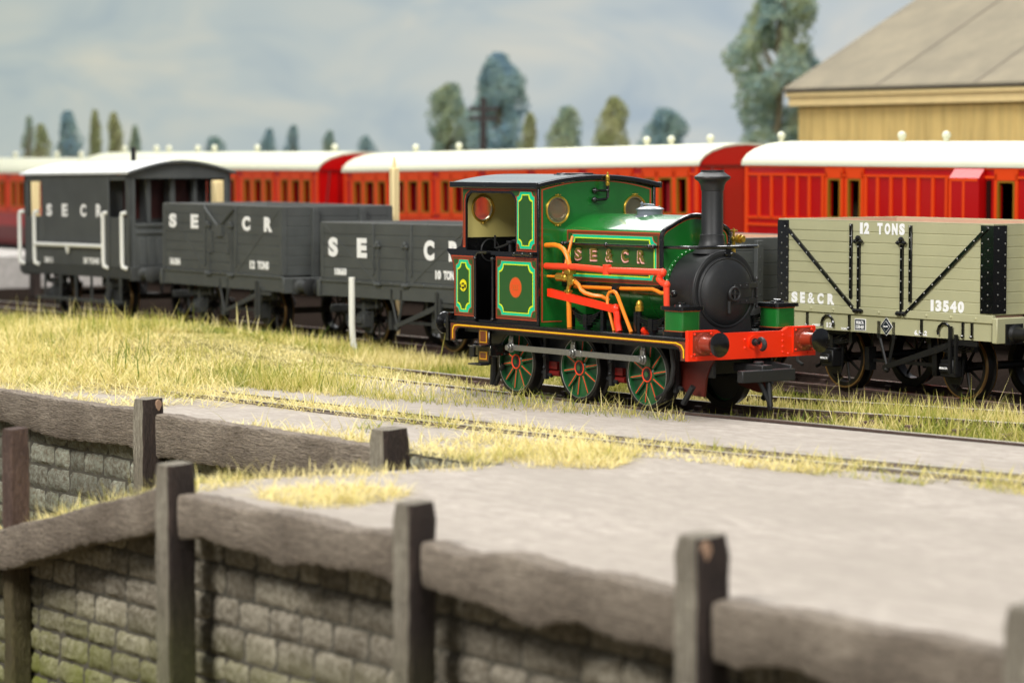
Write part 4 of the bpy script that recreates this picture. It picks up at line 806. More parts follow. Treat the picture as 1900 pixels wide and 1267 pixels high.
    for v in vents:
        b = MB(); z = 3.705; b.tube([(v, yc-.25, z-.06), (v, yc-.25, z+.08)], .055, seg=8); b.ball((v, yc-.25, z+.12), .088, 0, 12, (1, 1, .95)); b.build('roof_ventilator', M_['coach_roof'], t)
    b = MB(); b.box(x0, x1, .1, 2.4, .85, 1.05); b.box(x0, x1, -.12, .1, .45, .5)
    for x in np.arange(x0+.5, x1, 1.6): b.box(x-.03, x+.03, -.1, -.05, .45, 1.0)
    b.build('underframe', M_['satin_black'], t)
    for x in (x0+1.7, x0+3.6, x1-3.6, x1-1.7):
        for y, s in ((.50, -1), (2.0, 1)): spoked_wheel(t, x, y, .48, s, spokes=8)
    if kind == 'brake':
        b = MB(); b.poly([[(6.20, .0, 2.0), (6.20, -.16, 2.1), (6.20, -.16, 3.04), (6.20, .0, 3.24)], [(6.98, .0, 2.0), (6.98, -.16, 2.1), (6.98, -.16, 3.04), (6.98, .0, 3.24)]]); d = b.build('guard_lookout', CR, t)
        b = MB(); b.box(6.20, 6.94, -.166, -.158, 2.98, 3.03); b.box(6.20, 6.26, -.166, -.158, 2.1, 3.0); b.box(6.55, 6.61, -.166, -.158, 2.1, 3.0); b.build('lining', CO, d)
        b = MB(); b.box(7.02, 7.12, -.012, .03, 2.2, 3.0); b.build('droplight', WD, t)
    return t
coach('red brake coach with guard lookout, nearest coach behind the grey-green wagon', 4.664, 58.3, .015, -.975, .004, 14.2, 'brake', (-.05, 3.6, 4.85, 8.0, 11.0))
coach('red coach in the middle, behind the tank engine cab and cream post', 3.935, 60.6, .0, -.985, -.0135, 14.75, 'comp', (-.9, -2.3, -3.2, -10.9, -12.9))
coach('red coach behind the open dark wagons and the brake van roof, left of centre', -4.917, 73.4, -.16, -.99, .0, 14.3, 'comp', (-.9, -5.1, -7.6, -8.6, -10.4, -11.2, -13.3))
coach('darker red coach at the far left frame edge beyond the brake van', -13.3, 86.0, -.32, -1.0, .0, 14.3, 'comp', (-1.0, -2.8, -6.0, -9.0))
# ================================================================== the tank engine
t = thing('tank_engine', 'dark green lined steam tank engine with black smokebox and vermilion buffer beam, lettered SE&CR', 'steam locomotive', (LX, LY, 0), LW)
GP, OG, BP, BR, RL, TL, LL, YL, VM, PR, CU, BS, ST = [M_[k] for k in ('green_paint', 'olive_green_paint', 'black_paint', 'brown_paint', 'red_line', 'teal_line', 'lime_line', 'yellow_line', 'vermilion', 'pipe_red', 'copper', 'brass', 'steel')]
SB = M_['satin_black']
# footplate and valances
b = MB(); b.box(-2.62, 2.90, -1.09, 1.09, .995, 1.035); b.box(-2.62, 2.90, -1.105, 1.105, 1.012, 1.028); b.build('footplate', BP, t, bev=.004)
for s in (-1, 1):
    b = MB(); Y = s*1.075; o = [(-2.62, .73), (-2.50, .73), (-2.47, .76), (-2.47, .86), (-2.42, .915), (-2.34, .925), (2.60, .925), (2.70, .90), (2.745, .84), (2.75, .73), (2.90, .73), (2.90, .995), (-2.62, .995)]
    d = Y-.012 if s < 0 else Y; b.plate([o], d, .024, mi=0)
    fr = lambda q: (Y-.012-q if s < 0 else Y+.012+q-.003)
    b.plate([[(-2.60, .74), (-2.515, .74), (-2.49, .77), (-2.49, .87), (-2.43, .93), (-2.34, .94), (2.60, .94), (2.715, .91), (2.765, .85), (2.77, .74), (2.86, .74), (2.86, .985), (-2.60, .985)]], fr(.003), .003, mi=1)
    oo = [(-2.56, .765), (-2.54, .765), (-2.54, .89), (-2.50, .945), (-2.42, .956), (2.66, .956), (2.765, .93), (2.81, .87), (2.815, .77), (2.835, .77), (2.835, .88), (2.78, .945), (2.67, .974), (-2.43, .974), (-2.515, .96), (-2.56, .90)]
    b.plate([oo], fr(.006), .003, mi=2); b.build('valance', [BP, BR, YL], t, ang=20)
# buffer beams
for e in (-1, 1):
    xf = 2.94 if e > 0 else -2.70; b = MB(); b.plate([[(-1.105, .735), (1.105, .735), (1.105, 1.135), (.62, 1.135), (.53, 1.085), (-.53, 1.085), (-.62, 1.135), (-1.105, 1.135)]], xf if e > 0 else xf+.06, .06, 'yz', 0)
    for s in (-1, 1):
        for y, z in ((.97, .775), (.62, .775), (.52, .80), (.52, .875), (.52, .95), (.52, 1.03), (1.05, .80)):
            if e > 0: b.ball((xf, s*y, z), .017, 0, 8)
    for z in (.88, .99):
        if e > 0: b.ball((xf, -.14, z), .019, 0, 8); b.ball((xf, -.16, z), .001, 0, 6)
    b.build('buffer_beam', VM if e > 0 else BP, t, bev=.006)
    for s in (-1, 1):
        Y = s*.875; b = MB(); x = xf; b.box(*sorted((x, x+e*.02)), Y-.165, Y+.165, .80, 1.115); M1 = M_['buffer_brown'] if e > 0 else BP
        for y in (-.14, .14):
            for z in (.825, 1.09): b.ball((x+e*.022, Y+y, z), .018, 1 if e > 0 else 0, 8)
        b.box(*sorted((x-.001, x+e*.012)), Y-.178, Y+.178, .79, 1.125, 1)
        b.lathe([(.148, .0), (.148, .02), (.105, .032), (.095, .06), (.088, .20), (.098, .21), (.098, .235), (.06, .24)], (x+e*.02, Y, .962), (e, 0, 0), 0, 28)
        for k in range(8): a = k*pi/4+.3; b.ball((x+e*.045, Y+.128*cos(a), .962+.128*sin(a)), .012, 0, 6)
        bo = b.build('buffer', [M1, VM if e > 0 else BP], t, ang=30)
        h = MB(); h.lathe([(.05, -.10), (.055, -.05), (.11, -.03), (.158, -.01), (.163, .008), (.13, .022), (.07, .03), (0, .033)], (x+e*.36, Y, .962), (e, 0, 0), 0, 36); h.build('buffer_head', BP, bo, ang=30)
    b = MB(); b.cyl((xf, 0, .955), (xf+e*.03, 0, .955), .09, mi=1); b.cyl((xf, 0, .955), (xf+e*.05, 0, .955), .05)
    b.tube([(xf+e*.04, 0, .955), (xf+e*.13, 0, .955)], .035, seg=8); hp = [(xf+e*(.17+.075*cos(a)), 0, .93+.075*sin(a)) for a in np.linspace(2.4, -2.5 if e > 0 else -2.5, 14)]
    b.tube([(xf+e*.10, 0, .97)]+[(xf+e*(.17-.0+.07*-cos(a)), 0, .925+.07*sin(a)) for a in np.linspace(.6, 5.0, 14)], .034, seg=8, rs=[.034]*11+[.03, .026, .02, .012]); b.build('coupling_hook', [M_['satin_black'], VM], t)
    b = MB(); b.box(*sorted((xf-e*.3, xf+e*.30)), -.09, .09, .55, .66); b.box(*sorted((xf+e*.22, xf+e*.34)), -.46, .46, .44, .60); b.poly([[(xf-e*.2, .30, .60), (xf-e*.2, .34, .60), (xf-e*.2, .34, .70), (xf-e*.2, .30, .70)], [(xf+e*.26, .44, .50), (xf+e*.26, .48, .50), (xf+e*.26, .48, .64), (xf+e*.26, .44, .64)]])
    b.cyl((xf+e*.12, 0, .66), (xf+e*.12, 0, .70), .07); b.tube([(xf+e*.24, -.1, .46), (xf+e*.30, .05, .14), (xf+e*.30, .05, .06)], .035, seg=6); b.tube([(xf+e*.26, .05, .44), (xf+e*.30, .05, .1)], .045, seg=6); b.build('tension_coupling', M_['satin_black'], t, bev=.01)
# boiler, firebox, smokebox
b = MB(); b.lathe([(.50, 0), (.50, 2.2)], (-.5, 0, 1.60), (1, 0, 0), 0, 40); b.box(-.5, -.1, -.5, .5, 1.03, 1.6, 0)
for x in (.1, .85, 1.30): b.lathe([(.495, 0), (.505, .0), (.505, .04), (.495, .04)], (x, 0, 1.60), (1, 0, 0), 0, 40, cap=False)
b.build('boiler', GP, t)
b = MB(); b.lathe([(.545, 0), (.575, .0), (.575, .05), (.545, .05)], (1.73, 0, 1.60), (1, 0, 0), 0, 48)
for k in range(48): a = k*2*pi/48; b.ball((1.785, .56*cos(a), 1.6+.56*sin(a)), .018, 0, 6)
b.build('smokebox_ring', GP, t)
def ushape(r, hw, zc, zb, n=36):
    P = [(r*cos(a), zc+r*sin(a)) for a in np.linspace(-.62, pi+.62, n)]; return [(hw, zb)]+P+[(-hw, zb)]
b = MB(); q = ushape(.535, .47, 1.6, 1.04); b.poly([[(x, y, z) for y, z in q] for x in (1.78, 2.36)], 0)
q2 = ushape(.555, .485, 1.6, 1.04); b.poly([[(x, y, z) for y, z in q2] for x in (2.30, 2.355)], 0)
b.build('smokebox', SB, t, bev=.012, seg=2)
b = MB(); b.lathe([(.475, 0), (.475, .02), (.46, .035), (.445, .03), (.43, .05), (.36, .085), (.25, .11), (.12, .125), (0, .13)], (2.36, 0, 1.59), (1, 0, 0), 0, 64)
b.tube([(2.375, .47*cos(a), 1.59+.47*sin(a)) for a in np.linspace(0, 2*pi, 64, endpoint=False)], .014, seg=6, closed=True)
dr = b.build('smokebox_door', SB, t, ang=50)
b = MB()
for z in (1.68, 1.47):
    b.box(2.44, 2.492, .02, .30, z-.035, z+.035); b.poly([[(2.44, .3, z-.035), (2.492, .3, z-.035), (2.492, .3, z+.035), (2.44, .3, z+.035)], [(2.38, .52, z-.035), (2.42, .52, z-.035), (2.42, .52, z+.035), (2.38, .52, z+.035)]])
    for y in (.06, .16, .27, .42): b.ball((2.492 if y < .35 else 2.44, y, z), .014, 0, 6)
b.tube([(2.41, .51, 1.36), (2.41, .51, 1.78)], .018, seg=8)
for z in (1.38, 1.52, 1.63, 1.76): b.ball((2.41, .51, z), .026, 0, 8)
b.build('hinge', SB, dr)
b = MB(); b.cyl((2.47, 0, 1.575), (2.56, 0, 1.575), .04); b.tube([(2.56, .085*cos(a), 1.575+.085*sin(a)) for a in np.linspace(0, 2*pi, 28, endpoint=False)], .020, seg=8, closed=True)
for a in (0, pi/2, pi, 1.5*pi): b.tube([(2.56, 0, 1.575), (2.56, .08*cos(a), 1.575+.08*sin(a))], .014, seg=6)
b.tube([(2.53, -.07, 1.48), (2.53, -.07, 1.32)], .022, seg=8); b.build('door_wheel', SB, dr)
# chimney
b = MB(); b.lathe([(.27, -.12), (.225, -.06), (.185, .0), (.168, .06), (.165, .13), (.150, .135), (.148, .14), (.145, .72), (.152, .725), (.155, .74), (.165, .80), (.19, .845), (.235, .875), (.248, .90), (.243, .915), (.20, .945), (.172, .965), (.158, .975), (.158, 1.0), (.125, 1.0), (.12, .8)], (2.08, 0, 2.23), (0, 0, 1), 0, 56, cap=False)
b.build('chimney', SB, t, ang=28)
# side tank saddle
hp = [(-.6, 1.65), (-.6, 2.31), (-.592, 2.36), (-.565, 2.405), (-.52, 2.44), (-.44, 2.475), (-.33, 2.53), (-.22, 2.575), (-.11, 2.605), (0, 2.615)]
prof = hp+[(-y, z) for y, z in hp[-2::-1]]
b = MB(); b.poly([[(x, y, z) for y, z in prof] for x in (-.5, 1.72)], 0); b.build('water_tank', GP, t, ang=38)
b = MB(); b.tube([(1.735, y, z) for y, z in prof], .034, seg=8); b.box(-.5, 1.74, -.622, -.58, 1.60, 1.665); b.box(-.5, 1.74, .58, .622, 1.60, 1.665); b.box(1.70, 1.76, -.6, .6, 1.60, 1.67)
b.tube([(-.48, -.60, 1.62), (-.48, -.60, 2.1)], .012, seg=6); b.build('tank_beading', BP, t)
b = MB(); sc = lambda k: [(y*(1-k/.62), 1.65+(z-1.65)*(1-k/.98)) for y, z in prof]
o1, o2 = sc(.035), sc(.045)
b.plate([o1, [(y, z+.0) for y, z in o2]], 1.724, .004, 'yz', 0); b.build('front_lining', RL, t)
def lining(name, x0, x1, z0, z1, yf, r=.07, inner=True, outer_edge=True):
    """border and panel lines in stacked paint layers; yf = face they lie on"""
    b = MB(); L0 = [(rr(x0, x1, z0, z1), 0), (rr(x0+.012, x1-.012, z0+.012, z1-.012), 1), (rr(x0+.045, x1-.045, z0+.045, z1-.045), 2)]
    if not outer_edge: L0 = []
    k = .003
    for o, mi in L0: b.plate([o], yf-k, .004, mi=mi); k += .003
    q = .05 if outer_edge else 0
    for ins, mi in ((q, 0), (q+.008, 3), (q+.045, 4), (q+.060, 2)):
        b.plate([notch(x0+ins, x1-ins, z0+ins, z1-ins, r+ (ins-q)*.30)], yf-k, .004, mi=mi); k += .003
    return b.build(name, [RL, BR, OG, TL, LL], t, ang=20)
lining('tank_lining', -.40, 1.70, 1.675, 2.385, -.60, r=.09)
b = MB()
for k, ch in enumerate('SE&CR'):
    x = -.085+.356*k; b.text(ch, x-.084, x+.058, 1.960, 2.130, -.628, mi=1, bold=.045, t=.03); b.text(ch, x-.060, x+.064, 1.985, 2.142, -.640, mi=0, bold=.012, t=.03)
b.build('lettering', [M_['gold_letter'], M_['letter_edge']], t)
# filler
b = MB(); b.lathe([(.225, -.04), (.215, -.01), (.185, .0), (.185, .065), (.20, .068), (.20, .085), (.16, .105), (.06, .125), (0, .13)], (.72, 0, 2.605), (0, 0, 1), 0, 40); b.tube([(.62, -.1, 2.70), (.66, -.05, 2.755), (.78, .03, 2.74)], .014, seg=6); b.ball((.64, -.08, 2.76), .024, 0, 8); b.ball((.85, .06, 2.71), .02, 0, 8)
b.build('tank_filler', M_['roof_grey'], t, ang=30)
# hand rails
b = MB(); b.tube([(-.42, -.68, 2.195), (1.70, -.68, 2.198)], .021, seg=8)
for x in (-.33, -.40, .61, 1.57, 1.66): b.ball((x, -.68, 2.196), .036, 0, 10); b.cyl((x, -.68, 2.196), (x, -.60, 2.196), .016, seg=8)
b.build('handrail', BP, t)
b = MB(); P = [(1.74, -.55, 2.19)]+[(2.28+.17*sin(a), -.62*cos(a), 2.20) for a in np.linspace(.25, pi-.25, 20)]+[(1.74, .55, 2.19)]
b.tube(P, .023, seg=8); b.box(2.40, 2.44, -.03, .03, 2.06, 2.24); b.tube([(2.42, -.06, 2.10), (2.42, .06, 2.10)], .022, seg=8); b.build('smokebox_handrail', BP, t)
b = MB(); b.tube([(2.10, .36, 2.1), (2.10, .36, 2.30)], .03, rs=[.03, .022]); b.ball((2.10, .36, 2.30), .042); b.tube([(2.10, .36, 2.3), (2.10, .36, 2.44)], .018); b.cyl((2.10, .36, 2.40), (2.10, .36, 2.42), .055); b.tube([(2.10, .36, 2.30), (2.24, .40, 2.30)], .03); b.cyl((2.16, .38, 2.30), (2.21, .39, 2.30), .06); b.cyl((2.24, .40, 2.30), (2.26, .405, 2.3), .045); b.build('brass_valve', BS, t)
# ---- cab
def pane(name, rgb, a):
    mm = mat(name, rgb, .04); nt = mm.node_tree; tr = nt.nodes.new('ShaderNodeBsdfTransparent'); mx = nt.nodes.new('ShaderNodeMixShader'); mx.inputs[0].default_value = a
    nt.links.new(tr.outputs[0], mx.inputs[1]); nt.links.new(nt.nodes['Principled BSDF'].outputs[0], mx.inputs[2]); nt.links.new(mx.outputs[0], nt.nodes['Material Output'].inputs[0]); return mm
PANE, PANE2 = pane('clear_pane', (150, 150, 140), .25), pane('dull_pane', (120, 114, 92), .6)
xa, xb = -2.37, -.50
def arc(w_, z0, rise, n=20, s=1): return [(-w_+2*w_*k/n, z0+rise*(1-(1-2*k/n)**2)) for k in range(n+1)]
op = rr(-2.285, -1.05, 2.06, 2.89, (0, 0, .17, .17))
for s in (-1, 1):
    F = (lambda q, t_: -1.03-q) if s < 0 else (lambda q, t_: 1.03+q-t_)
    b = MB(); outer = [(-2.60, 1.035), (-2.60, 1.6), (-2.63, 1.85), (-2.70, 1.98), (-2.78, 2.04), (-2.78, 2.07), (-2.55, 2.07), (-2.42, 2.12), (-2.37, 2.26), (-2.37, 3.0), (-.5, 3.0), (-.5, 1.035), (-1.55, 1.035), (-1.55, 2.02), (-2.05, 2.02), (-2.05, 1.035)]
    b.plate([outer, op], F(.0, .03), .03, mi=0)
    b.plate([[(-2.365, 2.10), (-2.365, 2.955), (-.515, 2.955), (-.515, 2.075), (-1.02, 2.075), (-1.02, 2.78), (-1.06, 2.87), (-1.16, 2.925), (-2.18, 2.925), (-2.28, 2.87), (-2.31, 2.78), (-2.31, 2.10)]], F(.003, .003), .003, mi=1)
    b.plate([[(-2.353, 2.12), (-2.353, 2.945), (-.527, 2.945), (-.527, 2.088), (-1.005, 2.088), (-1.005, 2.79), (-1.05, 2.885), (-1.16, 2.937), (-2.18, 2.937), (-2.29, 2.885), (-2.322, 2.79), (-2.322, 2.12)]], F(.006, .003), .003, mi=2)
    b.plate([[(-2.353, 2.62), (-2.353, 2.94), (-2.05, 2.94), (-2.2, 2.93), (-2.31, 2.86), (-2.34, 2.76)]], F(.009, .003), .003, mi=3)
    b.plate([[(-.57, 2.11), (-.57, 2.925), (-1.22, 2.925), (-1.12, 2.91), (-1.01, 2.84), (-.975, 2.74), (-.975, 2.11)]], F(.009, .003), .003, mi=3)
    b.build('cab_side', [BP, RL, BR, OG], t, ang=20)
    if s < 0:
        lining('cab_panel_lining', -1.0, -.565, 2.105, 2.925, -1.042, r=.07, outer_edge=False)
        lining('cab_panel_lining', -1.53, -.51, 1.10, 1.985, -1.03, r=.09)
    b = MB()
    b.plate([[(-2.585, 1.10), (-2.585, 1.6), (-2.61, 1.83), (-2.655, 1.94), (-2.665, 1.975), (-2.075, 1.975), (-2.075, 1.10)]], F(.003, .003), .003, mi=0)
    b.plate([[(-2.573, 1.112), (-2.573, 1.6), (-2.60, 1.83), (-2.64, 1.94), (-2.645, 1.963), (-2.087, 1.963), (-2.087, 1.112)]], F(.006, .003), .003, mi=1)
    b.plate([[(-2.53, 1.15), (-2.53, 1.6), (-2.555, 1.80), (-2.59, 1.92), (-2.12, 1.92), (-2.12, 1.15)]], F(.009, .003), .003, mi=2)
    for ins, mi in ((0, 0), (.008, 3), (.045, 4), (.06, 2)): b.plate([notch(-2.535+ins, -2.135-ins, 1.145+ins, 1.925-ins, .075+ins*.3)], F(.012+ins*.1, .004), .004, mi=mi)
    b.build('bunker_lining', [RL, BR, OG, TL, LL], t, ang=20)
    b = MB(); y_ = s*1.06
    for x in (-2.02, -1.58): b.tube([(x, y_, 1.06), (x, y_, 1.95)], .018, seg=8); b.ball((x, y_, 1.95), .03); b.ball((x, y_, 1.08), .03)
    b.tube([(-2.02, y_, 1.95), (-1.95, y_, 2.03), (-1.72, y_, 2.03)], .015, seg=8); b.box(-1.60, -.52, *sorted((s*1.03, s*1.07)), 2.01, 2.055); b.tube([(-1.0, s*1.085, 2.035), (-.55, s*1.085, 2.035)], .022, seg=8)
    for x in (-1.0, -.8, -.6): b.ball((x, s*1.085, 2.035), .036)
    b.build('door_rail', BP, t)
b = MB(); b.cyl((-2.32, -1.058, 1.545), (-2.32, -1.062, 1.545), .088, mi=0, seg=36); b.cyl((-2.32, -1.060, 1.54), (-2.32, -1.066, 1.54), .045, mi=1, seg=24)
b.text('1667', -2.357, -2.283, 1.523, 1.562, -1.069, mi=0, bold=.03); b.tube([(-2.32+.068*cos(a), -1.0635, 1.545+.068*sin(a)) for a in np.linspace(2.9, 3.7, 6)], .009, 1, 6); b.tube([(-2.32+.068*cos(a), -1.0635, 1.545+.068*sin(a)) for a in np.linspace(-.55, .2, 6)], .009, 1, 6); b.ball((-2.315, -1.062, 1.48), .010, 1, 6)
b.build('bunker_emblem', [M_['emblem_yellow'], BP], t)
b = MB(); b.cyl((-1.02, -1.050, 1.56), (-1.02, -1.054, 1.56), .146, seg=48); b.cyl((-1.02, -1.052, 1.56), (-1.02, -1.056, 1.56), .130, mi=1, seg=48); b.text('323', -1.09, -.95, 1.52, 1.60, -1.058, mi=0, bold=.02); b.build('number_disc', [mat('disc_edge', (196, 96, 34), .5), M_['orange_disc']], t)
b = MB(); b.box(-.515, -.478, -1.052, -1.012, 1.035, 2.99); b.box(-.515, -.478, 1.012, 1.052, 1.035, 2.99); b.build('corner_strip', BP, t, bev=.008, seg=2)
# cab ends
for x, nm in ((xb, 'cab_front'), (xa+.03, 'cab_rear')):
    a = arc(1.0, 2.96, .125); b = MB(); hz = [circ(-.70, 2.66, .185), circ(.68, 2.66, .185)]
    b.plate([[(-1.0, 1.035), (1.0, 1.035)]+a[::-1]]+hz, x, .03, 'yz', 0)
    if nm == 'cab_front':
        b.plate([[(-.98, 1.09), (-.955, 1.09), (-.955, 2.945)]+[(y*.955, z-.02) for y, z in a]+[(.955, 2.945), (.955, 1.09), (.98, 1.09), (.98, 2.96)]+[(y*.98, z-.008) for y, z in a[::-1]]+[(-.98, 2.96)]], x+.003, .003, 'yz', 1)
        b.box(x, x+.004, -.98, -.62, 1.085, 1.10, 1)
        for y, z in ((-.13, 2.74), (.02, 2.73), (-.04, 2.65), (-.16, 2.83)): b.ball((x, y, z), .013, 0, 6)
    o = b.build(nm, [GP, RL], t, ang=25)
    b = MB()
    if nm == 'cab_rear': b.box(x, x+.005, -.995, .995, 2.26, 2.96, 0) if 0 else b.plate([[(-.995, 2.24), (.995, 2.24)]+[(y*.99, z-.01) for y, z in a[::-1]]]+hz, x+.006, .005, 'yz', 0); b.box(x, x+.02, -.995, .995, 1.04, 2.24, 1)
    else: b.plate([[(-.995, 2.24), (.995, 2.24)]+[(y*.99, z-.01) for y, z in a[::-1]]]+hz, x-.032, .005, 'yz', 0)
    b.build('cab_lining', [M_['cream_inside'], BP], o)
    for y in (-.70, .68):
        b = MB(); ring = [(x+.012, y+.192*cos(a_), 2.66+.192*sin(a_)) for a_ in np.linspace(0, 2*pi, 40, endpoint=False)]; b.tube(ring, .014, 0, 8, closed=True)
        b.lathe([(.19, -.035), (.165, -.035), (.165, .01), (.19, .01)], (x, y, 2.66), (1, 0, 0), 1, 36, cap=False)
        for z in (2.66+.215, 2.66-.215): b.ball((x+.02, y, z), .018, 0, 6); b.ball((x+.02, y-.04, z), .010, 0, 6); b.ball((x+.02, y+.04, z), .010, 0, 6)
        so = b.build('spectacle_ring', [BS, M_['chrome_rim']], t, ang=40)
        b = MB(); b.lathe([(.17, -.03), (.17, -.026), (.12, -.016), (.06, -.011), (0, -.010)], (x, y, 2.66), (1, 0, 0), 0, 32); b.build('glass', PANE if nm == 'cab_rear' else PANE2, so)
b = MB(); b.box(-2.62, -2.35, -1.0, 1.0, 1.04, 1.9); b.box(-2.70, -2.62, -1.0, 1.0, 1.035, 1.1); b.box(-2.36, -.53, -1.0, 1.0, 1.036, 1.06); b.build('bunker', BP, t)
b = MB(); b.box(-1.15, -.56, -.55, .55, 1.06, 2.1); b.cyl((-1.16, -.1, 2.0), (-1.14, -.1, 2.0), .2)
b.tube([(-2.1, -.62, 2.08), (-1.9, -.62, 2.12), (-1.7, -.6, 2.20), (-1.4, -.55, 2.2), (-1.2, -.5, 2.15)], .022, seg=8); b.tube([(-2.14, -.62, 2.08), (-2.14, -.62, 2.27)], .014, seg=6); b.tube([(-1.75, -.62, 2.0), (-1.75, -.62, 2.2)], .03); b.cyl((-1.75, -.62, 2.17), (-1.75, -.62, 2.2), .06)
b.tube([(-2.26, -.62+.16*cos(a), 2.05+.16*sin(a)) for a in np.linspace(0, 2*pi, 28, endpoint=False)], .012, seg=6, closed=True); b.build('cab_fittings', M_['satin_black'], t)
# cab roof
n = 24; a = arc(1.10, 2.995, .12, n); b = MB(); b.poly([[(x, y, z) for y, z in a]+[(x, y, z+.045) for y, z in a[::-1]] for x in (-2.57, -.44)], 0); b.build('cab_roof', M_['roof_grey'], t, ang=30)
b = MB(); 
for s in (-1, 1): b.box(-2.58, -.42, *sorted((s*1.085, s*1.125)), 2.965, 3.05)
b.poly([[(x, y, z-.025) for y, z in a]+[(x, y, z+.035) for y, z in a[::-1]] for x in (-.46, -.425)]); b.build('roof_edge', BP, t, bev=.01, seg=2, ang=40)
b = MB(); b.box(-1.25, -.80, -.22, .22, 3.14, 3.165); b.box(-1.22, -.83, -.19, .19, 3.16, 3.18); b.build('roof_vent', BP, t, bev=.006)
b = MB(); b.lathe([(.0, 0), (.022, .0), (.03, .02), (.03, .045), (.018, .06), (.028, .075), (.03, .13), (.024, .15), (.012, .16), (.015, .18), (0, .20)], (-.38, .10, 3.0), (0, 0, 1), 0, 16); w_ = b.build('whistle', BS, t)
b = MB(); b.tube([(-.38, .10, 3.0), (-.38, .10, 2.84), (-.38, .07, 2.81), (-.38, -.06, 2.80), (-.46, -.08, 2.80)], .022, seg=8); b.tube([(-.38, .10, 2.93), (-.38, -.03, 2.93), (-.47, -.05, 2.93)], .02, seg=8); b.ball((-.45, -.08, 2.80), .045); b.ball((-.47, -.06, 2.93), .045); b.ball((-.38, .10, 2.93), .032); b.build('whistle_pipe', BP, t)
# ---- pipework
for s in (-1, 1):
    Y = s*.90
    if s < 0:
        def tb(name, pts, r, mt_, seg=10, **k):
            b = MB(); b.tube([(x, Y+s*(-dy), z) if False else (x, Y-s*dy, z) for x, z, dy in pts], r, seg=seg); return b.build(name, mt_, t)
        tb('copper_pipe', [(-.50, 2.17, 0), (-.30, 2.18, 0), (-.18, 2.165, 0), (-.08, 2.12, 0), (0, 2.04, 0), (.05, 1.94, 0), (.07, 1.80, 0)], .034, CU)
        tb('copper_pipe', [(-.14, 2.30, .2), (-.14, 1.72, .02)], .022, CU); tb('copper_pipe', [(.04, 1.55, 0), (.06, 1.04, 0)], .036, CU)
        tb('copper_pipe', [(.14, 1.68, 0), (.20, 1.675, 0), (.27, 1.64, 0), (.33, 1.57, 0), (.40, 1.53, .02), (.52, 1.50, .06), (.64, 1.49, .12), (.70, 1.43, .2)], .030, CU)
        tb('copper_pipe', [(.0, 1.60, .14), (.9, 1.61, .14), (1.75, 1.63, .14), (1.84, 1.61, .14), (1.92, 1.585, .14), (2.14, 1.585, .14)], .026, CU)
        tb('copper_pipe', [(1.00, 1.58, .05), (.93, 1.56, .03), (.90, 1.50, .02), (.93, 1.40, 0), (1.08, 1.04, 0)], .022, CU); tb('copper_pipe', [(1.00, 1.575, .05), (1.08, 1.56, .03), (1.15, 1.51, .01), (1.22, 1.42, 0), (1.46, 1.04, 0)], .026, CU)
        tb('copper_pipe', [(-.5, 1.735, .03), (-.15, 1.735, .03)], .018, CU)
        b = MB(); b.tube([(.07, Y, 1.84), (.075, Y, 1.62)], .045, seg=10); b.box(.01, .135, Y-.06, Y+.06, 1.78, 1.84); b.tube([(-.22, Y, 1.735), (-.06, Y, 1.735)], .058, seg=12); b.tube([(-.08, Y, 1.735), (.1, Y, 1.70)], .035, seg=8); b.ball((-.03, Y-.0*s, 1.73), .06); b.cyl((.12, Y, 1.69), (.19, Y, 1.67), .05, seg=8); b.tube([(.07, Y, 1.64), (.03, Y, 1.58), (.03, Y, 1.52)], .035, seg=8); b.box(-.02, .09, Y-.04, Y+.04, 1.52, 1.56); b.build('injector_valve', BS, t, bev=.006)
        b = MB(); b.tube([(-.5, Y, 1.878), (.2, Y, 1.885), (.95, Y, 1.862), (1.6, Y, 1.868), (2.14, Y, 1.872)], .045, seg=12); b.cyl((.92, Y-.0, 1.94), (.92, Y, 1.80), .062, seg=12); b.ball((2.14, Y, 1.872), .055); b.tube([(2.14, Y, 1.872), (2.08, Y, 1.82), (2.07, Y, 1.77), (2.14, Y, 1.73), (2.22, Y, 1.71)], .045, seg=10); b.ball((2.22, Y, 1.71), .055); b.tube([(2.22, Y, 1.71), (2.23, Y, 1.39)], .042, seg=10); b.ball((2.07, Y, 1.78), .05); b.build('red_pipe', PR, t)
        b = MB(); p0, p1 = (-.42, 1.51), (1.12, 1.345); h = .055; b.poly([[(p0[0], Y+q, p0[1]-h), (p1[0], Y+q, p1[1]-h), (p1[0], Y+q, p1[1]+h*.7), (p0[0], Y+q, p0[1]+h)] for q in (-.035, .035)]); b.ball((1.12, Y, 1.345), .068); b.tube([(1.12, Y, 1.345), (1.15, Y, 1.25), (1.15, Y, 1.16), (1.19, Y, 1.04)], .05, seg=10); b.build('red_pipe', VM, t)
        b = MB(); b.box(.93, 1.04, Y-s*.10-.03, Y-s*.10+.03, 1.52, 1.65); b.tube([(2.1, Y-s*.14, 1.585), (2.22, Y-s*.14, 1.585)], .035, seg=8); b.ball((2.2, Y-s*.14, 1.585), .05); b.build('pipe_bracket', BP, t)
    # leaf springs on the footplate
    for xc in (.40, 1.86):
        b = MB()
        for k in range(5):
            hw = .34-.05*k; us = np.linspace(-1, 1, 9); zc = 1.30-.028*k; cv = .085
            b.poly([[(xc+hw*u, Y*.93+q, zc-cv+cv*(hw/.34)**2*u*u) for u in us]+[(xc+hw*u, Y*.93+q, zc-cv-.016+cv*(hw/.34)**2*u*u) for u in us[::-1]] for q in (-.045, .045)])
        b.box(xc-.04, xc+.04, Y*.93-.055, Y*.93+.055, 1.05, 1.24); b.box(xc-.025, xc+.025, Y*.93-.03, Y*.93+.03, 1.0, 1.1)
        for e in (-1, 1): b.box(xc+e*.36-.03, xc+e*.36+.03, Y*.93-.03, Y*.93+.03, 1.04, 1.32)
        b.build('leaf_spring', BP, t)
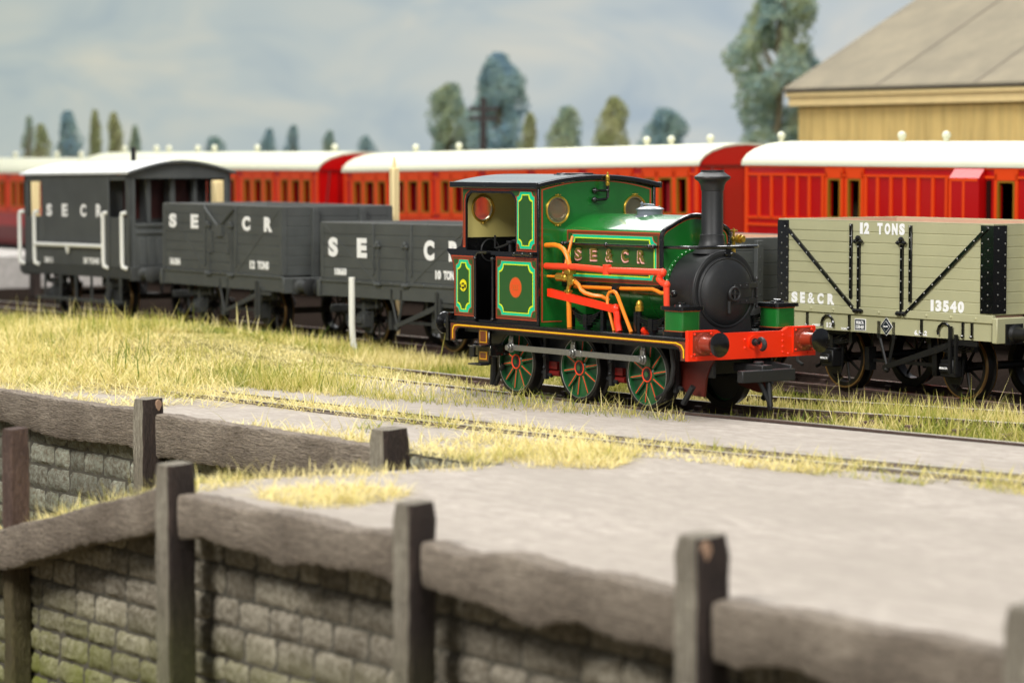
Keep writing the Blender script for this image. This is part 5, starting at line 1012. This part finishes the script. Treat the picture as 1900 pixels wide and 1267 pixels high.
    b = MB(); b.lathe([(0, 0), (.055, 0), (.06, .06), (.045, .07), (.05, .10), (.03, .14), (0, .15)], (1.56, Y*.93, 1.33), (0, 0, 1), 0, 16); b.build('brass_cap', BS, t)
    b = MB(); b.tube([(1.56, Y*.93, 1.03), (1.56, Y*.93, 1.33)], .032, seg=10); b.tube([(.75, Y*.93, 1.03), (.75, Y*.93, 1.36)], .04, seg=10); b.build('feed_pipe', BP, t)
    b = MB(); b.cyl((1.66, Y*.93, 1.07), (1.74, Y*.93-s*-.02, 1.07), .05, seg=12); b.build('red_cap', VM, t)
    # sandbox
    b = MB(); ya, yb = sorted((s*.66, s*1.0)); b.plate([rr(2.28, 2.66, ya, yb, (.06,)*4, 4)], 0, .30, mi=0)
    bmesh.ops.transform(b.bm, matrix=Matrix(((1, 0, 0, 0), (0, 0, 1, 0), (0, 1, 0, 0), (0, 0, 0, 1))).inverted(), verts=b.bm.verts[:])
    for v in b.bm.verts: v.co = Vector((v.co.x, v.co.y, v.co.z))
    zs = [v.co.z for v in b.bm.verts]; ys = [v.co.y for v in b.bm.verts]
    b.bm.free()
    b = MB()
    def slab(x0, x1, y0, y1, z0, z1, r, mi): o = rr(x0, x1, y0, y1, (r,)*4, 4); b.poly([[(p[0], p[1], z) for p in o] for z in (z0, z1)], mi)
    slab(2.26, 2.68, ya-.02, yb+.02, 1.035, 1.10, .06, 1); slab(2.28, 2.66, ya, yb, 1.10, 1.385, .05, 0); slab(2.276, 2.664, ya-.004, yb+.004, 1.103, 1.113, .05, 2); slab(2.276, 2.664, ya-.004, yb+.004, 1.368, 1.378, .05, 2); slab(2.24, 2.70, ya-.04, yb+.04, 1.385, 1.435, .05, 1)
    cy = (ya+yb)/2; b.lathe([(.11, 0), (.10, .02), (.03, .025), (.03, .04), (0, .05)], (2.47, cy, 1.435), (0, 0, 1), 1, 24); b.tube([(2.40, cy, 1.47), (2.54, cy, 1.47)], .014, 1, 6)
    b.build('sandbox', [GP, BP, RL], t, ang=35)
    # steps
    b = MB(); Y2 = s*1.05; y0, y1 = sorted((Y2, Y2-s*.05)); b.box(-1.96, -1.68, y0, y1, .42, .925); y2, y3 = sorted((Y2+s*.0, Y2+s*.20))
    yn, yo = sorted((Y2, Y2+s*.17)); b.box(-1.98, -1.66, yn, yo, .415, .44); b.box(-1.98, -1.66, yn, yo, .685, .71); b.box(-2.02, -1.64, *sorted((Y2-s*.0, Y2-s*.35)), .55, .70); so = b.build('step', BP, t, bev=.006)
    b = MB(); F = (lambda q: Y2-q) if s < 0 else (lambda q: Y2+q-.003)
    for z0, z1 in ((.715, .92), (.475, .61)): b.plate([rr(-1.93, -1.71, z0, z1)], F(.003), .003, mi=0); b.plate([rr(-1.905, -1.735, z0+.02, z1-.01)], F(.006), .003, mi=1); b.plate([rr(-1.893, -1.747, z0+.032, z1-.02)], F(.009), .003, mi=0)
    b.build('step_lining', [BR, YL], so)
# ---- frames and wheels
for s in (-1, 1):
    b = MB(); b.box(-2.5, 2.75, *sorted((s*.52, s*.48)), .48, 1.0); b.box(-2.4, 2.6, *sorted((s*.98, s*.94)), .87, 1.0)
    for xh in (-.86, .68, 2.1): b.box(xh-.03, xh+.03, *sorted((s*.60, s*.66)), .25, .95); b.ball((xh, s*.66, .42), .03); b.ball((xh, s*.66, .58), .03); b.tube([(xh-.2, s*.6, .36), (xh+.1, s*.6, .30)], .03, seg=6)
    b.build('frame', M_['satin_black'], t)
    b = MB()
    b.plate([[(2.0, .95), (2.80, .95), (2.80, .74), (2.70, .62), (2.62, .46), (2.58, .22), (2.40, .22), (2.0, .30)]], s*.54, .03); b.build('guard_iron', M_['frame_red'], t)
    b = MB(); b.tube([(2.1, s*.72, .90), (2.16, s*.72, .62), (2.12, s*.72, .40), (1.95, s*.72, .22), (1.8, s*.72, .16)], .035, seg=8); b.build('sand_pipe', SB, t); b = MB(); b.tube([(2.52, s*.68, .36), (2.34, s*.70, .12)], .04, seg=8); b.build('guard_bracket', SB, t); b = MB(); b.tube([(-2.02, s*.72, .5), (-2.05, s*.72, .1)], .05, seg=8); b.tube([(-1.78, s*.72, .42), (-1.98, s*.72, .10)], .035, seg=8); b.tube([(-1.9, s*1.0, .42), (-1.9, s*1.0, .06)], .05, seg=8) if 0 else None; b.build('sand_pipe', SB, t)
    for ci, xw in enumerate((-1.44, .08, 1.61)):
        r = .475; yf = s*.74; b = MB(); q = -s
        b.lathe([(0, -.002), (.105, -.002), (.115, .01), (.13, .02), (.13, .10), (0, .10)], (0, 0, 0), (0, q, 0), 0, 32); b.cyl((0, s*.02, 0), (0, 0, 0), .04, mi=0, seg=16)
        b.tube([(.098*cos(a), -q*.004, .098*sin(a)) for a in np.linspace(0, 2*pi, 36, endpoint=False)], .010, 1, 6, closed=True)
        b.cyl((0, q*.058, 0), (0, q*.062, 0), .40, mi=2, seg=48); b.cyl((0, q*.095, 0), (0, q*.105, 0), .41, mi=3, seg=48)
        for k in range(10):
            a = k*2*pi/10+.16; ca, sa = cos(a), sin(a); n_ = (-sa, ca)
            def ringp(rad, hw, y0, y1): return [(ca*rad+n_[0]*hw, y0, sa*rad+n_[1]*hw), (ca*rad-n_[0]*hw, y0, sa*rad-n_[1]*hw), (ca*rad-n_[0]*hw, y1, sa*rad-n_[1]*hw), (ca*rad+n_[0]*hw, y1, sa*rad+n_[1]*hw)]
            b.poly([ringp(.10, .030, q*.018, q*.07), ringp(.40, .020, q*.018, q*.07)], 0); b.poly([ringp(.125, .0055, q*.013, q*.02), ringp(.385, .0045, q*.013, q*.02)], 1)
        b.plate([[(.1*cos(a), .1*sin(a)) for a in (-1.9, -1.25)]+[(.405*cos(a), .405*sin(a)) for a in np.linspace(-1.15, -2.0, 8)]], q*.03 if s < 0 else q*.03-.02, .02, mi=0)
        b.plate([[(.07*cos(a), .07*sin(a)+.0) for a in (pi, 0)]+[(.06, .22), (0, .27), (-.06, .22)]], q*.0 if s < 0 else -.06, .06, mi=0)
        b.lathe([(.395, .01), (.42, .005), (.42, .11), (.395, .11), (.395, .01)], (0, 0, 0), (0, q, 0), 0, 64, cap=False)
        wh = b.build('wheel', [M_['wheel_green'], M_['pipe_red'], M_['deep_green'], M_['satin_black']], t, ang=30) if (s, ci) == (-1, 0) else None
        if wh: proto = wh
        else: b.bm.free(); wh = proto.copy(); C.objects.link(wh); wh.parent = t
        wh.location = (xw, yf, .47); wh.rotation_euler = (0, 0, 0 if s < 0 else pi)
        if (s, ci) == (-1, 0):
            y_ = MB(); y_.lathe([(.415, .0), (.425, -.004), (.468, -.002), (r, .008), (r+.004, .13), (r+.045, .145), (r+.045, .165), (.43, .17), (.415, .15), (.415, 0)], (0, 0, 0), (0, 1, 0), 0, 72, cap=False); y_.tube([(.418*cos(a), -.004, .418*sin(a)) for a in np.linspace(0, 2*pi, 64, endpoint=False)], .006, 1, 6, closed=True); ty = y_.build('tyre', [M_['wheel_black'], M_['steel']], wh, ang=25)
        else: c_ = ty.copy(); C.objects.link(c_); c_.parent = wh
    # coupling rods: pins sit above the axles
    pz = .685; Yr = s*.90; b = MB()
    xs = (-1.36, .13, 1.70)
    for xa_, xb_ in ((xs[0], xs[1]), (xs[1], xs[2])): b.box(xa_, xb_, *sorted((Yr, Yr-s*-.0-s*.025)), pz-.042, pz+.042)
    for x in xs:
        b.cyl((x, Yr+s*.0, pz), (x, Yr-s*.03, pz), .075, seg=20); b.box(x-.045, x+.045, *sorted((Yr+s*.004, Yr-s*.034)), pz, pz+.13); b.cyl((x-.02, Yr-s*.015, pz+.12), (x-.02, Yr-s*.015, pz+.18), .016, seg=8); b.cyl((x+.03, Yr-s*.015, pz+.12), (x+.03, Yr-s*.015, pz+.17), .016, seg=8)
        b.cyl((x, Yr-s*.02, pz), (x, Yr+s*.07, pz), .045, seg=8); b.cyl((x, Yr-s*.02, pz), (x, Yr+s*.035, pz), .058, seg=20)
    b.box(xs[1]+.07, xs[1]+.2, *sorted((Yr+s*.006, Yr-s*.03)), pz-.045, pz+.045); b.build('coupling_rod', ST, t, bev=.005)
for xw in (-1.44, .08, 1.61): b = MB(); b.cyl((xw, -.75, .47), (xw, .75, .47), .08, seg=14); b.build('axle', M_['satin_black'], t)
b = MB(); b.box(-2.3, 2.4, -.45, .45, .5, .98); b.box(-1.3, 1.2, -.40, .40, .34, .5); b.build('chassis_block', M_['satin_black'], t)
for x in (-.72, .80): b = MB(); b.tube([(x-.15, -.56, .34), (x+.12, -.56, .34)], .045, seg=8); b.box(x-.12, x+.08, -.6, -.5, .40, .50); b.build('brake_gear', M_['brake_red'], t)
